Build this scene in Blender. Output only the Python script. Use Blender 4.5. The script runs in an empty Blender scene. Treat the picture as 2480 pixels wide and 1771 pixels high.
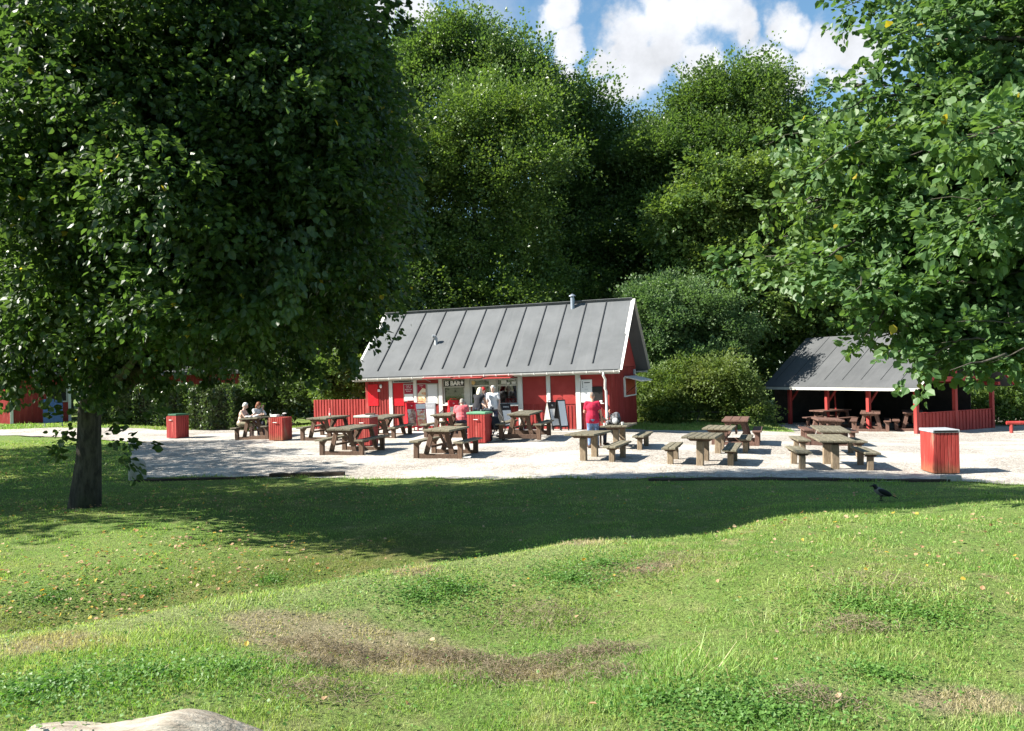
import bpy, math, random
import numpy as np
from mathutils import Vector, Matrix, Euler
R = math.radians
sc = bpy.context.scene
COL = sc.collection
# ---------------------------------------------------------------- camera
FPX, CX, CY, CAMH = 2000.0, 1240.0, 885.5, 2.4
cam_d = bpy.data.cameras.new('camera'); cam = bpy.data.objects.new('camera', cam_d); COL.objects.link(cam)
cam_d.sensor_width = 36.0; cam_d.lens = 36.0 * FPX / 2480.0; cam_d.clip_start = 0.05; cam_d.clip_end = 2000
CR = (Matrix.Rotation(R(90) + math.atan(14.5 / FPX), 3, 'X') @ Matrix.Rotation(R(-1.3), 3, 'Z'))
cam.matrix_world = Matrix.Translation((0, 0, CAMH)) @ CR.to_4x4()
sc.camera = cam
S = 2480 / 2274.0
def ray(px, py): return CR @ Vector(((px - CX) / FPX, -(py - CY) / FPX, -1))
def at(px, py, d):
    v = ray(px, py); return Vector((0, 0, CAMH)) + v * (d / v.y)
def atd(px, py, d): return at(px * S, py * S, d)
# ---------------------------------------------------------------- ground
def sst(a, b, x):
    t = np.clip((x - a) / (b - a), 0, 1); return t * t * (3 - 2 * t)
def g(x, y):
    x = np.asarray(x, float); y = np.asarray(y, float)
    yc = np.where(x < -3.1, 5 + (x + 3.1) * .45, np.where(x < .6, 5 + (x + 3.1) * .865, 8.2 + (x - .6) * .05))
    w = 2.1 + 5.6 * sst(1.4, 4.8, x)
    top = .74 + .14 * sst(.2, -2.6, x) + .04 * np.sin(x * 1.5 + 1) * np.cos(y * 1.2 + .5 * x) - .20 * np.exp(-((x + .2) ** 2 / 2.6 + (y - 5.5) ** 2 / 1.0)) - .12 * sst(2, 6, x) - .05 * np.exp(-((x - .8) ** 2 / 4 + (y - 8.0) ** 2 / 3))
    h = top * (1 - sst(0, 1, (y - yc) / w))
    h = h + .20 * np.exp(-((x + 7.5) ** 2 / 14 + (y - 12.8) ** 2 / 7)) * sst(-2, -4.5, x) - .30 * np.exp(-((x + 4.6 - .8 * (y - 8.4)) ** 2 / 6 + (y - 8.4) ** 2 / 2.2))
    h = h + .035 * np.sin(x * 1.7 + y * .6) * np.sin(y * 1.3 - x * .4) * (1 - sst(13, 18, y))
    h = h - .10 * sst(4, 9, x) * sst(13, 18, y) - .37 * sst(8, 15, x) * sst(20, 32, y)
    h = h + .35 * sst(-13, -20, x) * sst(28, 42, y)
    h = h + .10 * sst(25, 30, y) * sst(6, 2, x) * sst(-12, -8, x)
    return h
def gz(x, y): return float(g(x, y))
def gpt(px, py):
    v = ray(px, py); o = Vector((0, 0, CAMH)); d = 3.0; pz = None
    while d < 120:
        p = o + v * (d / v.y)
        if p.z <= gz(p.x, p.y):
            a, b = d - .1, d
            for _ in range(14):
                m = (a + b) / 2; p = o + v * (m / v.y)
                if p.z <= gz(p.x, p.y): b = m
                else: a = m
            return Vector((p.x, p.y, gz(p.x, p.y)))
        d += .1
    return p
def gptd(px, py): return gpt(px * S, py * S)
# ---------------------------------------------------------------- object helpers
def tag(o, label=None, cat=None, group=None, kind=None):
    if label: o['label'] = label
    if cat: o['category'] = cat
    if group: o['group'] = group
    if kind: o['kind'] = kind
    return o
def empty(name, loc, rz=0.0, label=None, cat=None, group=None, rx=0.0, ry=0.0):
    o = bpy.data.objects.new(name, None); COL.objects.link(o); o.empty_display_size = .2
    o.location = loc; o.rotation_euler = (rx, ry, rz); return tag(o, label, cat, group)
def copy_tree(o, parent=None):
    c = o.copy(); COL.objects.link(c)
    if parent is not None: c.parent = parent
    for ch in list(o.children): copy_tree(ch, c)
    return c
class MB:
    def __init__(s): s.v = []; s.f = []; s.m = []
    def add(s, vs, fs, mi=0):
        n = len(s.v); s.v += [tuple(p) for p in vs]; s.f += [tuple(i + n for i in f) for f in fs]; s.m += [mi] * len(fs); return s
    def box(s, c, size, M=None, mi=0):
        hx, hy, hz = [k / 2 for k in size]; c = Vector(c)
        P = [Vector((x, y, z)) for x in (-hx, hx) for y in (-hy, hy) for z in (-hz, hz)]
        if M is not None: P = [M @ p for p in P]
        return s.add([c + p for p in P], [(0, 1, 3, 2), (4, 6, 7, 5), (0, 4, 5, 1), (2, 3, 7, 6), (0, 2, 6, 4), (1, 5, 7, 3)], mi)
    def span(s, a, b, mi=0):
        a = Vector(a); b = Vector(b); return s.box((a + b) / 2, [abs(b[i] - a[i]) for i in range(3)], None, mi)
    def beam(s, p, q, w, h, up=(0, 0, 1), mi=0):
        p = Vector(p); q = Vector(q); z = (q - p); L = z.length; z.normalize(); x = z.cross(Vector(up))
        if x.length < 1e-4: x = Vector((1, 0, 0))
        x.normalize(); y = z.cross(x)
        M = Matrix((x, y, z)).transposed(); return s.box((p + q) / 2, (w, h, L), M, mi)
    def tube(s, pts, rad, n=8, cap=True, mi=0):
        pts = [Vector(p) for p in pts]
        if not hasattr(rad, '__len__'): rad = [rad] * len(pts)
        vs = []; fs = []; ref = None
        for i, p in enumerate(pts):
            t = (pts[min(i + 1, len(pts) - 1)] - pts[max(i - 1, 0)]).normalized()
            if ref is None: ref = t.orthogonal().normalized()
            a = (ref - t * ref.dot(t)); a = a.normalized() if a.length > 1e-5 else t.orthogonal().normalized(); ref = a; b = t.cross(a)
            for k in range(n):
                th = 2 * math.pi * k / n; vs.append(p + (a * math.cos(th) + b * math.sin(th)) * rad[i])
        for i in range(len(pts) - 1):
            for k in range(n):
                k2 = (k + 1) % n; fs.append((i * n + k, i * n + k2, (i + 1) * n + k2, (i + 1) * n + k))
        if cap: fs.append(tuple(range(n))[::-1]); fs.append(tuple((len(pts) - 1) * n + k for k in range(n)))
        return s.add(vs, fs, mi)
    def prism(s, poly, off, mi=0):
        n = len(poly); off = Vector(off); P = [Vector(p) for p in poly]
        fs = [tuple(range(n))[::-1], tuple(range(n, 2 * n))] + [(i, (i + 1) % n, n + (i + 1) % n, n + i) for i in range(n)]
        return s.add(P + [p + off for p in P], fs, mi)
    def lathe(s, prof, c=(0, 0, 0), n=16, mi=0):
        c = Vector(c); vs = []; fs = []
        for r, z in prof:
            for k in range(n):
                th = 2 * math.pi * k / n; vs.append(c + Vector((r * math.cos(th), r * math.sin(th), z)))
        for i in range(len(prof) - 1):
            for k in range(n):
                k2 = (k + 1) % n; fs.append((i * n + k, i * n + k2, (i + 1) * n + k2, (i + 1) * n + k))
        fs.append(tuple(range(n))[::-1]); fs.append(tuple((len(prof) - 1) * n + k for k in range(n)))
        return s.add(vs, fs, mi)
    def ell(s, c, r, M=None, n=12, m=8, mi=0):
        c = Vector(c); r = r if hasattr(r, '__len__') else (r, r, r); vs = []; fs = []
        for j in range(1, m):
            ph = math.pi * j / m
            for k in range(n):
                th = 2 * math.pi * k / n
                p = Vector((r[0] * math.sin(ph) * math.cos(th), r[1] * math.sin(ph) * math.sin(th), r[2] * math.cos(ph)))
                vs.append(c + (M @ p if M is not None else p))
        t = Vector((0, 0, r[2])); t = M @ t if M is not None else t
        vs.append(c + t); vs.append(c - t); T = len(vs) - 2
        for j in range(m - 2):
            for k in range(n):
                k2 = (k + 1) % n; fs.append((j * n + k, (j + 1) * n + k, (j + 1) * n + k2, j * n + k2))
        for k in range(n):
            k2 = (k + 1) % n; fs.append((T, k, k2)); fs.append((T + 1, (m - 2) * n + k2, (m - 2) * n + k))
        return s.add(vs, fs, mi)
    def caps(s, p, q, r1, r2=None, n=10):
        r2 = r1 if r2 is None else r2; s.tube([p, q], [r1, r2], n); s.ell(p, r1, n=n, m=6); s.ell(q, r2, n=n, m=6); return s
    def build(s, name, mat, parent=None, smooth=False, bevel=0, loc=None):
        me = bpy.data.meshes.new(name); me.from_pydata(s.v, [], s.f)
        for m in (mat if isinstance(mat, (list, tuple)) else [mat]): me.materials.append(m)
        if any(s.m): me.polygons.foreach_set('material_index', s.m)
        if smooth: me.polygons.foreach_set('use_smooth', [True] * len(s.f))
        me.update(); o = bpy.data.objects.new(name, me); COL.objects.link(o)
        if parent is not None: o.parent = parent
        if loc is not None: o.location = loc
        if bevel:
            b = o.modifiers.new('b', 'BEVEL'); b.width = bevel; b.segments = 1; b.limit_method = 'ANGLE'; b.angle_limit = R(40)
        return o
def np_mesh(name, V, Q, mat, parent=None, smooth=False):
    """V (n,3), Q (m,4) quads"""
    me = bpy.data.meshes.new(name); V = np.ascontiguousarray(V, np.float32); Q = np.ascontiguousarray(Q, np.int32)
    me.vertices.add(len(V)); me.vertices.foreach_set('co', V.ravel())
    me.loops.add(Q.size); me.loops.foreach_set('vertex_index', Q.ravel())
    me.polygons.add(len(Q)); me.polygons.foreach_set('loop_start', np.arange(0, Q.size, 4, dtype=np.int32))
    me.polygons.foreach_set('use_smooth', np.full(len(Q), smooth))
    me.materials.append(mat); me.update(calc_edges=True)
    o = bpy.data.objects.new(name, me); COL.objects.link(o)
    if parent is not None: o.parent = parent
    return o
def text_mesh(body, size, mat, parent, M, name='lettering', off=0.0, ext=.004, align='CENTER'):
    cu = bpy.data.curves.new('t', 'FONT'); cu.body = body; cu.size = size; cu.extrude = ext; cu.offset = off
    cu.align_x = align; cu.align_y = 'CENTER'; cu.resolution_u = 3
    t = bpy.data.objects.new('t', cu); me = bpy.data.meshes.new_from_object(t)
    bpy.data.objects.remove(t); bpy.data.curves.remove(cu)
    me.transform(M); me.materials.clear(); me.materials.append(mat); me.name = name
    o = bpy.data.objects.new(name, me); COL.objects.link(o); o.parent = parent; return o
# ---------------------------------------------------------------- materials
class NT:
    def __init__(s, tree): s.t = tree
    def n(s, typ, props=None, **inp):
        nd = s.t.nodes.new(typ)
        for k, v in (props or {}).items(): setattr(nd, k, v)
        for k, v in inp.items():
            key = k.replace('_', ' ')
            sock = nd.inputs[int(k[1:])] if (k[0] == 'i' and k[1:].isdigit()) else nd.inputs[key]
            s.put(sock, v)
        return nd
    def put(s, sock, v):
        if isinstance(v, bpy.types.NodeSocket): s.t.links.new(v, sock)
        elif isinstance(v, bpy.types.Node): s.t.links.new(v.outputs[0], sock)
        else:
            if hasattr(sock, 'default_value') and hasattr(sock.default_value, '__len__') and hasattr(v, '__len__') and len(v) == 3 and len(sock.default_value) == 4: v = (*v, 1)
            sock.default_value = v
    def math(s, op, a, b=0.0, c=0.0, clamp=False):
        nd = s.n('ShaderNodeMath', {'operation': op, 'use_clamp': clamp}); s.put(nd.inputs[0], a); s.put(nd.inputs[1], b); s.put(nd.inputs[2], c); return nd.outputs[0]
    def mix(s, f, a, b, blend='MIX'):
        nd = s.n('ShaderNodeMix', {'data_type': 'RGBA', 'blend_type': blend, 'clamp_factor': True}); s.put(nd.inputs[0], f); s.put(nd.inputs[6], a); s.put(nd.inputs[7], b); return nd.outputs[2]
    def noise(s, vec, scale, detail=4, rough=.55, dist=0.0):
        return s.n('ShaderNodeTexNoise', Vector=vec, Scale=scale, Detail=detail, Roughness=rough, Distortion=dist).outputs[0]
    def ramp(s, f, a, b): return s.n('ShaderNodeMapRange', {'interpolation_type': 'SMOOTHSTEP'}, Value=f, From_Min=a, From_Max=b).outputs[0]
    def scale(s, vec, sc): return s.n('ShaderNodeMapping', Vector=vec, Scale=sc).outputs[0]
def newmat(name):
    m = bpy.data.materials.new(name); m.use_nodes = True; m.node_tree.nodes.clear(); return m, NT(m.node_tree)
def finish(t, bsdf):
    o = t.n('ShaderNodeOutputMaterial'); t.put(o.inputs[0], bsdf)
def M_(name, col, rough=.6, col2=None, scale=6.0, stretch=(1, 1, 1), bump=0.0, bscale=40.0, spec=.3, metal=0.0, lo=.35, hi=.7, wear=None, wscale=9, wlo=.62, whi=.72, rv=.16):
    m, t = newmat(name); co = t.n('ShaderNodeTexCoord').outputs['Object']; v = t.scale(co, stretch)
    if col2 is None: col2 = tuple(c * .72 for c in col)
    f = t.ramp(t.noise(v, scale, 6, .6), lo, hi); c = t.mix(f, col2, col)
    oi = t.n('ShaderNodeObjectInfo').outputs['Random']
    c = t.mix(1.0, c, t.n('ShaderNodeCombineColor', Red=t.math('MULTIPLY_ADD', oi, rv, 1 - rv / 2), Green=t.math('MULTIPLY_ADD', oi, rv * .95, 1 - rv / 2), Blue=t.math('MULTIPLY_ADD', oi, rv * .8, 1 - rv / 2)).outputs[0], 'MULTIPLY')
    if wear: c = t.mix(t.ramp(t.noise(v, wscale, 8, .65), wlo, whi), c, wear)
    p = t.n('ShaderNodeBsdfPrincipled', Base_Color=c, Roughness=rough, Metallic=metal); p.inputs['Specular IOR Level'].default_value = spec
    if bump:
        b = t.n('ShaderNodeBump', Strength=bump, Distance=.02, Height=t.noise(v, bscale, 5, .6)); t.put(p.inputs['Normal'], b.outputs[0])
    finish(t, p); return m
MT = {}
MT['red'] = M_('red_wood_paint', (.37, .050, .044), .62, (.26, .026, .022), 5, (1, 1, .15), .25, 30, wear=(.44, .13, .10), wlo=.56, whi=.78)
def worn_bin():
    m = MT['redworn']; t = NT(m.node_tree); p = [n for n in m.node_tree.nodes if n.type == 'BSDF_PRINCIPLED'][0]; src = p.inputs['Base Color'].links[0].from_socket
    co = t.n('ShaderNodeTexCoord').outputs['Object']; z = t.n('ShaderNodeSeparateXYZ', Vector=co).outputs[2]
    f = t.ramp(t.math('MULTIPLY_ADD', t.noise(co, 6, 5), .35, t.math('MULTIPLY', z, -1.0)), -.12, .14); t.put(p.inputs['Base Color'], t.mix(t.math('MULTIPLY', f, .55), src, (.22, .13, .06)))
MT['redpanel'] = M_('red_panel_paint', (.37, .046, .042), .5, (.31, .032, .028), 2.0, bump=.08)
MT['redbright'] = M_('bright_red_board', (.56, .014, .024), .4, (.55, .010, .018), 3)
MT['redworn'] = M_('worn_red_wood', (.40, .056, .046), .6, (.28, .032, .026), 5, (1, 1, .2), .3, 30, wear=(.30, .20, .14), wscale=5, wlo=.56, whi=.72)
worn_bin()
MT['white'] = M_('white_wood_paint', (.78, .77, .74), .5, (.68, .67, .63), 4, (1, 1, .3), .1)
MT['whiteplain'] = M_('white_board', (.80, .80, .80), .45, (.74, .74, .74), 3)
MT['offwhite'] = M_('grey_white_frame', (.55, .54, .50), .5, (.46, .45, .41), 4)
MT['grey'] = M_('grey_metal', (.42, .43, .45), .45, (.34, .35, .37), 6, spec=.5)
MT['zinc'] = M_('zinc_flue', (.26, .29, .33), .5, (.32, .36, .42), 6, metal=.6)
MT['dark'] = M_('dark_rubber', (.018, .018, .02), .5, (.012, .012, .013), 8)
MT['black'] = M_('black_board', (.022, .020, .020), .45, (.016, .015, .015), 6)
MT['greenlid'] = M_('green_lid', (.16, .36, .22), .5, (.12, .29, .17), 4)
MT['darkgreenlid'] = M_('dark_green_lid', (.03, .11, .06), .5, (.025, .09, .05), 4)
MT['top'] = M_('weathered_table_wood', (.20, .180, .130), .75, (.105, .092, .062), 7, (9, 1, 9), .5, 18, lo=.3, hi=.7, wear=(.28, .265, .21), wscale=3, wlo=.52, whi=.72, rv=.45)
MT['leg'] = M_('brown_post_wood', (.150, .094, .066), .75, (.080, .047, .033), 7, (6, 6, 1), .4, 18, rv=.4)
MT['legpale'] = M_('pale_post_wood', (.27, .215, .150), .75, (.17, .125, .085), 7, (6, 6, 1), .4, 18, rv=.3)
MT['redleg'] = M_('reddish_table_wood', (.185, .105, .080), .75, (.10, .055, .042), 7, (6, 6, 1), .4, 18)
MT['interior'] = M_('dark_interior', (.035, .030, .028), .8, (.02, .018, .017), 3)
MT['blue'] = M_('blue_panel', (.03, .085, .22), .5, (.025, .07, .18), 3)
MT['navy'] = M_('navy_cooler', (.02, .04, .16), .3, (.015, .03, .12), 3)
MT['concrete'] = M_('paving_concrete', (.50, .47, .43), .85, (.40, .37, .33), 3, bump=.3, bscale=60)
MT['timber'] = M_('dark_edge_timber', (.075, .055, .042), .85, (.035, .026, .02), 6, (1, 6, 6), .6, 14)
MT['palewood'] = M_('bleached_log_wood', (.46, .41, .335), .8, (.27, .225, .175), 5, (1, 7, 7), .9, 9, lo=.3, hi=.72, wear=(.15, .115, .085), wscale=3.5, wlo=.66, whi=.78)
MT['stone'] = M_('pale_stone', (.42, .40, .36), .85, (.30, .28, .25), 6, bump=.4)
MT['skin'] = M_('skin', (.56, .33, .24), .5, (.50, .28, .20), 8)
MT['skinpale'] = M_('pale_skin', (.66, .46, .37), .5, (.60, .39, .31), 8)
MT['cloth_red'] = M_('crimson_shirt', (.50, .022, .065), .85, (.42, .016, .05), 7, bump=.4, bscale=14)
MT['cloth_pink'] = M_('coral_pink_top', (.68, .16, .17), .85, (.60, .11, .13), 6, bump=.3, bscale=14)
MT['cloth_white'] = M_('white_shirt', (.72, .72, .74), .85, (.62, .62, .66), 8, bump=.4, bscale=14)
MT['cloth_print'] = M_('white_printed_blouse', (.70, .68, .66), .85, (.36, .33, .34), 14, lo=.3, hi=.5)
MT['cloth_dark'] = M_('dark_vest', (.028, .028, .034), .85, (.02, .02, .024), 8, bump=.3, bscale=14)
MT['jeans'] = M_('worn_jeans', (.20, .30, .47), .85, (.09, .14, .26), 7, bump=.3, lo=.4, hi=.65)
MT['jeansdark'] = M_('dark_trousers', (.04, .05, .085), .85, (.03, .035, .06), 8)
MT['khaki'] = M_('khaki_shorts', (.34, .31, .22), .85, (.22, .20, .14), 8, bump=.3)
MT['hairwhite'] = M_('white_hair', (.74, .72, .68), .7, (.60, .58, .54), 20)
MT['hairgrey'] = M_('grey_hair', (.30, .28, .25), .7, (.2, .19, .17), 20)
MT['hairblond'] = M_('pale_blonde_hair', (.74, .68, .54), .65, (.60, .52, .38), 20, (4, 4, 1))
MT['hairred'] = M_('bright_red_hair', (.52, .020, .022), .55, (.38, .012, .014), 20, (4, 4, 1))
MT['hairbrown'] = M_('auburn_hair', (.22, .085, .04), .6, (.14, .05, .025), 20, (4, 4, 1))
MT['hairshort'] = M_('cropped_hair', (.30, .22, .18), .8, (.25, .18, .14), 20)
MT['eye'] = M_('dark_eye', (.02, .015, .012), .3)
MT['lip'] = M_('lip', (.38, .12, .11), .5)
MT['shoe'] = M_('brown_shoe', (.085, .05, .035), .7, (.06, .035, .025), 8)
MT['shoewhite'] = M_('white_shoe', (.66, .64, .62), .7)
MT['bag'] = M_('grey_black_bag', (.16, .165, .18), .7, (.03, .03, .034), 9, lo=.42, hi=.56)
MT['bottle'] = M_('dark_bottle_glass', (.02, .03, .015), .15, spec=.6)
MT['paper'] = M_('white_paper', (.80, .79, .76), .7, (.7, .69, .66), 9)
MT['crowgrey'] = M_('grey_plumage', (.20, .19, .18), .8, (.15, .14, .135), 9)
MT['crowblack'] = M_('black_plumage', (.010, .010, .012), .5, (.007, .007, .008), 9)
def poster_mat(name, c1, c2, c3, scale):
    m, t = newmat(name); co = t.n('ShaderNodeTexCoord').outputs['Object']
    vo = t.n('ShaderNodeTexVoronoi', Vector=co, Scale=scale); k = vo.outputs['Color']
    sp = t.n('ShaderNodeSeparateColor', Color=k)
    c = t.mix(t.ramp(sp.outputs[0], .35, .45), c1, c2); c = t.mix(t.ramp(sp.outputs[1], .68, .72), c, c3)
    c = t.mix(t.ramp(t.noise(co, scale * 3), .5, .6), c, t.mix(.5, c, c3))
    finish(t, t.n('ShaderNodeBsdfPrincipled', Base_Color=c, Roughness=.4)); return m
MT['menu'] = poster_mat('menu_picture', (.50, .38, .27), (.30, .13, .10), (.62, .58, .50), 14)
MT['menu_red'] = poster_mat('snack_picture', (.52, .10, .07), (.55, .34, .16), (.60, .50, .35), 14)
MT['cream'] = poster_mat('ice_cream_picture', (.66, .47, .28), (.62, .30, .14), (.74, .66, .48), 7)
def roof_mat():
    m, t = newmat('grey_roof_felt'); co = t.n('ShaderNodeTexCoord').outputs['Object']
    n1 = t.noise(co, .8, 5, .6); moss = t.ramp(t.noise(t.scale(co, (1, .5, .5)), 3.5, 8, .7), .56, .78); n2 = t.noise(co, 90, 3, .7); st = t.noise(t.scale(co, (3, .25, .25)), 2.2, 5)
    c = t.mix(t.ramp(n1, .3, .7), (.115, .120, .124), (.158, .163, .167)); c = t.mix(t.math('MULTIPLY', t.ramp(st, .5, .75), .3), c, (.20, .204, .206))
    c = t.mix(t.math('MULTIPLY', moss, .55), c, (.075, .082, .068)); c = t.mix(t.math('MULTIPLY', n2, .5), c, (.082, .086, .09))
    p = t.n('ShaderNodeBsdfPrincipled', Base_Color=c, Roughness=.9); p.inputs['Specular IOR Level'].default_value = .2
    t.put(p.inputs['Normal'], t.n('ShaderNodeBump', Strength=.35, Distance=.01, Height=n2).outputs[0]); finish(t, p); return m
MT['roof'] = roof_mat()
MT['roofshelter'] = MT['roof'].copy(); MT['roofshelter'].name = 'dark_roof_felt'  # copy of the roof felt in darker tones, used on the shelter
for n_ in MT['roofshelter'].node_tree.nodes:
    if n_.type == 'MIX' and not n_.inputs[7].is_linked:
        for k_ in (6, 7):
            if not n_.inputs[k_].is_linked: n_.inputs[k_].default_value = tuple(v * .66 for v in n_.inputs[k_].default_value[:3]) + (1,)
MT['roofdark'] = M_('dark_felt_seam', (.05, .052, .056), .9, (.04, .042, .045), 20)
def glass_mat():
    m, t = newmat('window_glass'); tr = t.n('ShaderNodeBsdfTransparent', Color=(.86, .88, .88)); gl = t.n('ShaderNodeBsdfGlossy', Color=(.9, .9, .9), Roughness=.03)
    fr = t.n('ShaderNodeFresnel', IOR=1.5).outputs[0]
    mx = t.n('ShaderNodeMixShader', i0=t.math('MULTIPLY_ADD', fr, .8, .02)); t.put(mx.inputs[1], tr); t.put(mx.inputs[2], gl); finish(t, mx); return m
MT['glass'] = glass_mat()
def bark_mat(name, a, b, scale=14):
    m, t = newmat(name); co = t.n('ShaderNodeTexCoord').outputs['Object']; v = t.scale(co, (1, 1, .3))
    n = t.noise(v, scale, 6, .65); moss = t.ramp(t.noise(co, 2.2, 4), .5, .7)
    c = t.mix(t.ramp(n, .35, .65), a, b); c = t.mix(t.math('MULTIPLY', moss, .5), c, (.075, .085, .04))
    p = t.n('ShaderNodeBsdfPrincipled', Base_Color=c, Roughness=.9); t.put(p.inputs['Normal'], t.n('ShaderNodeBump', Strength=.9, Distance=.04, Height=n).outputs[0]); finish(t, p); return m
MT['bark'] = bark_mat('grey_brown_bark', (.028, .023, .018), (.085, .075, .058))
MT['barkgrey'] = bark_mat('smooth_grey_bark', (.10, .09, .075), (.2, .185, .16), 8)
def leaf_mat(name, a, b, c3, trans, gloss=.35, spec=.35, tf=.35, yel=(.30, .24, .03), ya=.0):
    m, t = newmat(name); rnd = t.n('ShaderNodeNewGeometry').outputs['Random Per Island']; pos = t.n('ShaderNodeNewGeometry').outputs['Position']
    big = t.noise(pos, .55, 3, .5)
    c = t.mix(rnd, a, b); c = t.mix(t.ramp(big, .45, .68), c, t.mix(rnd, c3, b))
    if ya: c = t.mix(t.math('GREATER_THAN', t.math('FRACT', t.math('MULTIPLY', rnd, 37.7)), 1 - ya), c, yel)
    p = t.n('ShaderNodeBsdfPrincipled', Base_Color=c, Roughness=gloss); p.inputs['Specular IOR Level'].default_value = spec
    tl = t.n('ShaderNodeBsdfTranslucent', Color=t.mix(1.0, c, trans, 'MULTIPLY'))
    mx = t.n('ShaderNodeMixShader', i0=tf); t.put(mx.inputs[1], p); t.put(mx.inputs[2], tl); finish(t, mx); return m
MT['lf_lime'] = leaf_mat('lime_leaf', (.022, .048, .014), (.045, .084, .022), (.054, .090, .024), (3.3, 3.2, 1.7), .45, .45, .34, ya=.002)
MT['lf_big'] = leaf_mat('broad_lime_leaf', (.056, .120, .042), (.096, .166, .058), (.122, .185, .048), (2.1, 2.1, 1.0), .5, .4, ya=.002)
MT['lf_beech'] = leaf_mat('beech_leaf', (.054, .098, .032), (.098, .152, .046), (.115, .160, .048), (1.9, 2.1, .9))
MT['lf_beechy'] = leaf_mat('yellowing_beech_leaf', (.060, .108, .028), (.108, .164, .040), (.120, .164, .044), (1.9, 2.0, .9))
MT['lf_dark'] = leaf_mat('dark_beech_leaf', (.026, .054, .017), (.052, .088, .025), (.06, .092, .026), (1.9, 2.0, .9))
MT['lf_maple'] = leaf_mat('maple_leaf', (.064, .118, .032), (.115, .175, .046), (.130, .178, .045), (2.0, 2.0, .9))
MT['lf_willow'] = leaf_mat('willow_leaf', (.070, .128, .048), (.115, .178, .072), (.100, .160, .050), (1.6, 1.8, 1.0), .5)
MT['lf_shrub'] = leaf_mat('shrub_leaf', (.070, .125, .030), (.120, .170, .044), (.135, .160, .046), (1.8, 1.8, .9), .5)
MT['lf_hedge'] = leaf_mat('hedge_leaf', (.040, .070, .022), (.075, .110, .035), (.07, .10, .03), (1.6, 1.8, .9), .3, .5)
# ---------------------------------------------------------------- sun and sky
SUN_EL, SUN_FRONT = 38.0, 8.0
az = R(SUN_FRONT)
to_sun = Vector((-math.cos(az) * math.cos(R(SUN_EL)), -math.sin(az) * math.cos(R(SUN_EL)), math.sin(R(SUN_EL))))
sd = bpy.data.lights.new('sun', 'SUN'); sd.energy = 5.0; sd.angle = R(.55); sd.color = (1.0, .95, .86)
so = bpy.data.objects.new('sun', sd); COL.objects.link(so); so.rotation_euler = to_sun.to_track_quat('Z', 'Y').to_euler(); so.location = (-20, -5, 30)
world = bpy.data.worlds.new('World'); sc.world = world; world.use_nodes = True; world.node_tree.nodes.clear()
w = NT(world.node_tree)
sky = w.n('ShaderNodeTexSky', {'sky_type': 'NISHITA', 'sun_disc': False, 'sun_elevation': R(SUN_EL), 'sun_rotation': math.atan2(to_sun.x, to_sun.y), 'air_density': 1.0, 'dust_density': .4, 'ozone_density': 2.0})
dirv = w.n('ShaderNodeVectorMath', {'operation': 'NORMALIZE'}); w.put(dirv.inputs[0], w.n('ShaderNodeTexCoord').outputs['Generated']); dv = dirv.outputs[0]
clouds = [(1405, 95, 105), (1490, 60, 110), (1580, 25, 120), (1400, 190, 95), (1440, 150, 100), (1490, 120, 90), (1340, 130, 40), (1235, 30, 75), (1255, 100, 60), (1270, 150, 45),
          (1750, 55, 70), (1830, 100, 95), (1910, 100, 95), (1770, 140, 60), (1690, 140, 80), (1740, 200, 60), (1860, 190, 50), (780, 30, 80), (850, 45, 70), (930, 40, 60), (1560, 160, 70), (1640, 60, 60)]
warp = w.n('ShaderNodeTexNoise', Vector=dv, Scale=9.0, Detail=6.0, Roughness=.6)
dvw = w.n('ShaderNodeVectorMath', {'operation': 'MULTIPLY_ADD'}); w.put(dvw.inputs[0], warp.outputs['Color']); dvw.inputs[1].default_value = (.10, .10, .10); 
sub = w.n('ShaderNodeVectorMath', {'operation': 'ADD'}); w.put(sub.inputs[0], dv); sub.inputs[1].default_value = (-.05, -.05, -.05); w.put(dvw.inputs[2], sub.outputs[0])
acc = 0.0
for (px, py, r) in clouds:
    c = ray(px * S, py * S).normalized(); dn = w.n('ShaderNodeVectorMath', {'operation': 'DISTANCE'}); w.put(dn.inputs[0], dvw.outputs[0]); dn.inputs[1].default_value = c
    acc = w.math('MAXIMUM', acc, w.math('SUBTRACT', 1.0, w.math('DIVIDE', dn.outputs['Value'], r * .74 * S / FPX)))
det = w.noise(dv, 26.0, 8, .62)
gen = w.noise(dv, 3.0, 5, .5)
dens = w.math('ADD', w.math('MAXIMUM', acc, w.math('MULTIPLY_ADD', gen, 2.0, -1.75)), w.math('MULTIPLY_ADD', det, .9, -.45))
mask = w.ramp(dens, -.06, .50)
wisp = w.math('MULTIPLY', w.ramp(w.noise(dv, 7.0, 7, .62), .50, .75), .35)
mask = w.math('MAXIMUM', mask, wisp)
shade = w.math('MULTIPLY_ADD', w.noise(dv, 15.0, 6, .6), .9, .46)
skc = w.mix(1.0, sky.outputs[0], (1.12, 1.38, 1.36), 'MULTIPLY')
ccol = w.n('ShaderNodeCombineColor', Red=w.math('MULTIPLY', shade, 6.9), Green=w.math('MULTIPLY', shade, 7.1), Blue=w.math('MULTIPLY', shade, 7.5)).outputs[0]
bg = w.n('ShaderNodeBackground', Color=w.mix(mask, skc, ccol), Strength=.05)
w.put(w.n('ShaderNodeOutputWorld').inputs[0], bg)
vs = sc.view_settings; vs.view_transform = 'Standard'; vs.look = 'None'; vs.exposure = 1.55; vs.gamma = 1.0; vs.use_curve_mapping = False
sc.cycles.use_denoising = True; sc.cycles.max_bounces = 6; sc.cycles.diffuse_bounces = 1; sc.cycles.transmission_bounces = 4; sc.cycles.transparent_max_bounces = 8
sc.cycles.caustics_reflective = False; sc.cycles.caustics_refractive = False; sc.cycles.sample_clamp_indirect = 4
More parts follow.
